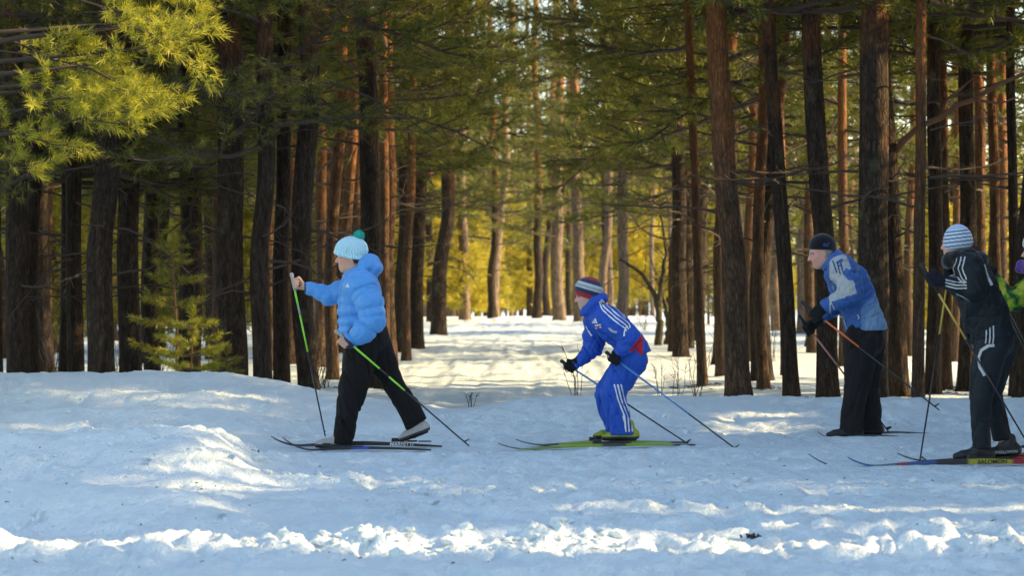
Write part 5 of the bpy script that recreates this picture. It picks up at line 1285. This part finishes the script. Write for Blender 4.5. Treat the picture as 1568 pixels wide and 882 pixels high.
# ------------------------------------------------------------------ skier 4: dark tracksuit, seen from behind
def skier4():
    p = Person(17.25, 1515, 706, 'person in a dark navy tracksuit and pale blue striped hat, seen from behind'); J, r = p.J, p.r
    hc = J(1464, 372); Fr = frame([-.80, .60, -.08], [.60, .80, 0]); hs = 1.0
    jt = dict(pelvis=J(1524, 512), waist=J(1513, 480), chest=J(1492, 430), neck=J(1476, 400), shn=J(1482, 408, -.18), eln=J(1490, 444, -.25), wrn=J(1450, 432, -.20), shf=J(1474, 412, .17), elf=J(1478, 448, .24), wrf=J(1450, 428, .12),
              hipn=J(1522, 525, -.09), knn=J(1502, 605, -.10), ann=J(1502, 690, -.10), toen=J(1472, 702, -.10), hipf=J(1530, 525, .09), knf=J(1520, 605, .09), anf=J(1538, 682, .09), toef=J(1522, 696, .09))
    ax1 = nrm(J(1412, 408, -.19)-J(1600, 726, -.25)); ax2 = nrm(J(1455, 405, .1)-J(1408, 708, .25))
    g1 = J(1428, 426, -.19); g2 = J(1452, 424, .1)
    bodyparts(p, J(1405, 335, -.5)-[.02, 0, 0], J(1570, 720, .45)+[0, 0, 1.8], hc, Fr, hs, jt, [(jt['wrn'], g1, ax1, (0, -1, 0), .0088), (jt['wrf'], g2, ax2, (0, 1, 0), .0088)], TONE)
    DK = (.007, .012, .016)
    lo, hi = J(1420, 560), J(1570, 375); lo[1], hi[1] = 16.75, 17.75
    t = Vol(lo, hi, .0075); wr = wrinkles(61, .010, 19)
    t.add(limb([J(1522, 538), J(1518, 515), J(1507, 480), J(1494, 440), J(1482, 410)], r(35, 36, 36, 34, 25), [.185, .18, .175, .18, .14], mod=wr), .02)
    t.cut(J(1515, 523), (.2, 0, -1), .02)
    for s in (-1, 1): t.add(ell(J(1484, 411, s*.14), r(25, 21, 24)), .05)
    t.add(limb([jt['shn'], J(1490, 427, -.23), jt['eln'], J(1472, 439, -.235), J(1452, 434, -.205)], r(22, 20, 19, 15, 11.5), mod=wrinkles(62, .007, 24)), .02)
    t.add(limb([jt['shf'], J(1479, 430, .22), jt['elf'], J(1466, 440, .18), J(1452, 431, .13)], r(20, 18, 17, 14, 11)), .02)
    V, Fq = t.mesh(); bv = p.bvh(V, Fq); jk = p.part('jacket', V, Fq, DK, 'shell')
    for q in range(3):
        o = np.array([r(5)[0]*(q-1), 0, 0])
        p.ribbon(bv, [J(1475, 393, -.3)+o, J(1478, 410, -.5)+o, J(1483, 428, -.5)+o, J(1485+1.5*q, 432+3*(1-q), -.5)], .0095, 'grey_print', 'stripe', .003, 24, jk)
        o2 = np.array([0, 0, r(4.5)[0]*(1-q)])
        p.ribbon(bv, [J(1488, 437, -.5)+o2, J(1472, 437, -.5)+o2, J(1454, 433, -.4)+o2], .0095, 'grey_print', 'stripe', .003, 18, jk)
    p.ribbon(bv, [J(1507, 405, -.2), J(1515, 418, -.25), J(1520, 437, -.2)], .028, 'grey_print', 'back_stripe', .003, 16, jk)
    p.ribbon(bv, [J(1462, 458, -.3), J(1463, 470, -.3), J(1469, 488, -.3)], .010, 'grey_print', 'piping', .003, 12, jk)
    # dark hood / scarf lying round the neck, and hair
    v = Vol(J(1435, 430, 0)*[1, 0, 1]+[0, 16.9, 0], J(1530, 365, 0)*[1, 0, 1]+[0, 17.6, 0], .006)
    v.add(limb([J(1454, 398, -.06), J(1466, 395, -.11), J(1486, 394, -.10), J(1500, 399, -.03), J(1497, 399, .06), J(1475, 397, .11), J(1456, 398, .07), J(1452, 401, .0), J(1454, 398, -.06)], r(12, 13, 13, 14, 13, 12, 11, 11, 12), mod=wrinkles(66, .006, 30)), .02)
    V, Fq = v.mesh(); p.part('hood', V, Fq, (.010, .012, .015), 'knit')
    v = Vol(J(1440, 430, 0)*[1, 0, 1]+[0, 16.9, 0], J(1530, 360, 0)*[1, 0, 1]+[0, 17.6, 0], .006)
    v.add(limb([J(1470, 380, 0), J(1482, 388, .0), J(1498, 396, .02), J(1511, 412, .03)], r(18, 16, 12, 5), mod=wrinkles(67, .005, 60, stretch=(1.5, 1.5, .4))), .02)
    V, Fq = v.mesh(); p.part('hair', V, Fq, (.055, .022, .014), 'cloth')
    # trousers
    lo, hi = J(1470, 715), J(1575, 490); lo[1], hi[1] = 16.85, 17.65; lo[2] = 0
    v = Vol(lo, hi, .008); wr = wrinkles(71, .013, 17, stretch=(1, 1, .55))
    v.add(limb([J(1517, 505), J(1523, 522)], r(29, 29), [.175, .175]), .02); hi2 = v.lo+(v.n-1)*v.h
    for pts, cq, cn in ((((1519, 528, -.09), (1508, 570, -.10), (1502, 610, -.10), (1502, 650, -.10), (1503, 700, -.10)), J(1503, 686), (0, 0, -1)), (((1532, 528, .09), (1523, 570, .09), (1518, 605, .09), (1528, 645, .09), (1539, 690, .09)), J(1537, 676), (.15, 0, -1))):
        q = Vol(v.lo, hi2, v.h); q.add(limb([J(*z) for z in pts], r(29, 24, 19, 16.5, 16), mod=wr), .02); q.cut(cq, cn, .01)
        sh = tuple(min(m, n) for m, n in zip(v.f.shape, q.f.shape)); q.f = q.f[:sh[0], :sh[1], :sh[2]]; v.merge(q, .025)
    V, Fq = v.mesh(); bt = p.bvh(V, Fq); tr = p.part('trousers', V, Fq, (.008, .013, .019), 'shell')
    for q in range(3):
        o = np.array([r(5)[0]*(q-1), 0, 0])
        p.ribbon(bt, [J(1526, 500, -.4)+o, J(1525.5, 513, -.4)+o, J(1523, 527, -.4)+o], .009, 'grey_print', 'stripe', .003, 12, tr)
    p.ribbon(bt, [J(1531, 530, -.4), J(1521, 531, -.4), J(1512, 538, -.4), J(1508, 550, -.4), J(1510, 565, -.4), J(1516, 577, -.4)], .022, 'grey_print', 'curved_stripe', .003, 26, tr)
    # hat
    Fh = frame([-.8, .6, -.04], [.6, .8, 0]); c = J(1467, 370)
    hv = hatvol(c, Fh, np.array(r(23, 27, 22)), J(1467, 381), (.12, 0, -1)); V, Fq = hv.mesh(0)
    u = (V-c)@nrm([-.12, 0, 1])*p.sc; C = np.tile(np.array([.36, .50, .70]), (len(V), 1))
    for s0 in (-5.5, .5, 6, 11.5, 16.5):
        C[np.abs(u-s0) < .95] = (.05, .06, .10); C[(u-s0 > .95) & (u-s0 < 2.6)] = (.62, .70, .80)
    p.part('hat', V, Fq, C, 'knit')
    put_glove(p, jt['wrn'], jt['eln'], g1, ax1, (0, -1, 0), (.012, .014, .022), .0145); put_glove(p, jt['wrf'], jt['elf'], g2, ax2, (0, 1, 0), (.012, .014, .022), .0145)
    bs = list(boots(p, [(J(1520, 706, -.10), J(1459, 705.5, -.10), J(1502, 686, -.10)), (J(1560, 699, .09), J(1508, 702, .09), J(1540, 680, .09))], [(.016, .017, .02), (.012, .012, .012), (.03, .03, .035)]))
    for (o, at, f, up), tt, st in ((bs[0], .70, 'SALOMON'), (bs[1], .35, 'SALOMON')):
        lettering(st, .026, at(tt, .040)+np.array([0, -.052, 0]), -f, up, 'grey_print', o, p.base, 0, 1.1)
    pole('yellow and black ski pole slanting back past the dark tracksuit', J(1411, 405, -.19), J(1600, 724, -.25), [(.14, 'shaft'), (.36, 'yellow'), (1, 'shaft')], strap=J(1424, 440, -.19))
    pole('yellow and black ski pole planted upright in front of the dark tracksuit', J(1455, 405, .1), J(1408, 709, .25), [(.35, 'yellow'), (1, 'shaft')], strap=J(1448, 432, .1))
    ski('s4n', 'ski with blue tip, yellow band and black lettering under the dark-clad skier', None, [(0, (.04, .10, .30)), (.10, (.10, .16, .22)), (.2, (.28, .04, .04)), (.25, (.03, .08, .24)), (.36, (.02, .025, .035)), (.50, (.34, .33, .03)), (.68, (.30, .02, .025))], hgt=.040, text=[('SALOMON', .60, .040, 'black')], bind=.56, turn=.07)
    ski('s4f', 'dark ski with a thin upturned tip beside the planted yellow pole', None, [(0, (.03, .03, .04)), (.55, (.40, .03, .03))], bind=.5, hgt=.026, turn=.06)
    ski('s4o', 'thin dark ski tip curling out of the snow ahead of the blue-tipped ski', None, [(0, (.03, .03, .04))], z=-.012, hgt=.016, turn=.095, turn_l=.26)
skier4()

# ------------------------------------------------------------------ skier 5: cut by the right edge
def skier5():
    p = Person(18.4, 1612, 694, 'person in a yellow-green patterned jacket and purple scarf, cut by the right edge'); J, r = p.J, p.r
    hc = J(1588, 385); Fr = frame([-1, 0, -.05], [0, 1, 0]); hs = 1.
    jt = dict(pelvis=J(1616, 515), waist=J(1612, 480), chest=J(1604, 440), neck=J(1597, 412), shn=J(1596, 432, -.17), eln=J(1549, 462, -.22), wrn=J(1525, 428, -.20), shf=J(1590, 432, .17), elf=J(1552, 458, .22), wrf=J(1528, 440, .2),
              hipn=J(1612, 525, -.09), knn=J(1606, 600, -.1), ann=J(1604, 682, -.1), toen=J(1574, 690, -.1), hipf=J(1620, 525, .09), knf=J(1616, 600, .1), anf=J(1622, 682, .1), toef=J(1594, 690, .1))
    ax1 = nrm(J(1512, 405, -.2)-J(1650, 690, -.2)); ax2 = nrm(J(1515, 420, .2)-J(1640, 685, .2)); g1 = J(1519, 420, -.2); g2 = J(1522, 432, .2)
    bodyparts(p, J(1500, 340, -.5)-[.02, 0, 0], J(1660, 700, .45)+[0, 0, 1.8], hc, Fr, hs, jt, [(jt['wrn'], g1, ax1, (0, -1, 0), .0088), (jt['wrf'], g2, ax2, (0, 1, 0), .0088)], TONE, h=.009)
    lo, hi = J(1510, 550), J(1660, 390); lo[1], hi[1] = 17.9, 18.9
    t = Vol(lo, hi, .009)
    t.add(limb([J(1616, 530), J(1613, 500), J(1608, 460), J(1602, 425)], r(33, 34, 33, 24), [.18, .18, .18, .14], mod=wrinkles(81, .008, 18)), .02); t.cut(J(1614, 516), (0, 0, -1), .02)
    for s in (-1, 1): t.add(ell(J(1601, 430, s*.14), r(24, 20, 22)), .05)
    for a in 'nf': t.add(limb([jt['sh'+a], jt['sh'+a]*.5+jt['el'+a]*.5, jt['el'+a], jt['wr'+a]], r(20, 18, 15.5, 10), mod=wrinkles(82, .007, 24)), .02)
    V, Fq = t.mesh(); n = fbm(V[:, 0]*22, V[:, 2]*22+V[:, 1]*9, 3, 2); C = np.tile(np.array([.20, .30, .015]), (len(V), 1)); C[n < -.06] = (.04, .15, .015); C[n < -.24] = (.015, .04, .015); C[n > .22] = (.34, .36, .03)
    p.part('jacket', V, Fq, C, 'shell')
    lo, hi = J(1580, 705), J(1660, 495); lo[1], hi[1] = 18., 18.8; lo[2] = 0
    v = Vol(lo, hi, .01); v.add(limb([J(1614, 500), J(1616, 522)], r(28, 28), [.17, .17]), .02)
    for a in 'nf': v.add(limb([jt['hip'+a], jt['kn'+a], jt['an'+a]], r(27, 20, 16)), .02)
    V, Fq = v.mesh(); p.part('trousers', V, Fq, (.02, .02, .03), 'cloth')
    hv = hatvol(J(1590, 374), frame([-1, 0, -.05], [0, 1, 0]), np.array(r(24, 23, 21)), J(1588, 381), (-.1, 0, -1)); V, Fq = hv.mesh(0); p.part('hat', V, Fq, (.55, .57, .60), 'knit')
    v = Vol(J(1545, 440)*[1, 0, 1]+[0, 18.1, 0], J(1640, 385)*[1, 0, 1]+[0, 18.75, 0], .007)
    v.add(limb([J(1565, 408, 0), J(1578, 410, -.085), J(1600, 412, -.10), J(1616, 410, 0), J(1600, 412, .10), J(1578, 410, .085), J(1565, 408, 0)], r(10, 12, 12, 12, 12, 12, 10), mod=wrinkles(83, .006, 30)), .02); V, Fq = v.mesh(); p.part('scarf', V, Fq, (.09, .035, .22), 'knit')
    put_glove(p, jt['wrn'], jt['eln'], g1, ax1, (0, -1, 0)); put_glove(p, jt['wrf'], jt['elf'], g2, ax2, (0, 1, 0))
    list(boots(p, [(J(1620, 694, -.1), J(1560, 694, -.1), J(1604, 675, -.1)), (J(1636, 690, .1), J(1580, 690, .1), J(1622, 672, .1))], [(.02, .02, .022), (.35, .03, .03), (.03, .03, .03)]))
    pole('dark ski pole held by the patterned-jacket skier, nearer one', J(1511, 403, -.2), J(1650, 692, -.2), [(1, 'shaft')]); pole('dark ski pole held by the patterned-jacket skier, farther one', J(1514, 417, .2), J(1640, 686, .2), [(1, 'shaft')])
    ski('s5n', 'red and black ski under the skier cut by the right edge', None, [(0, BLK), (.2, (.35, .03, .03)), (.7, BLK)], bind=.45, hgt=.026)
skier5()
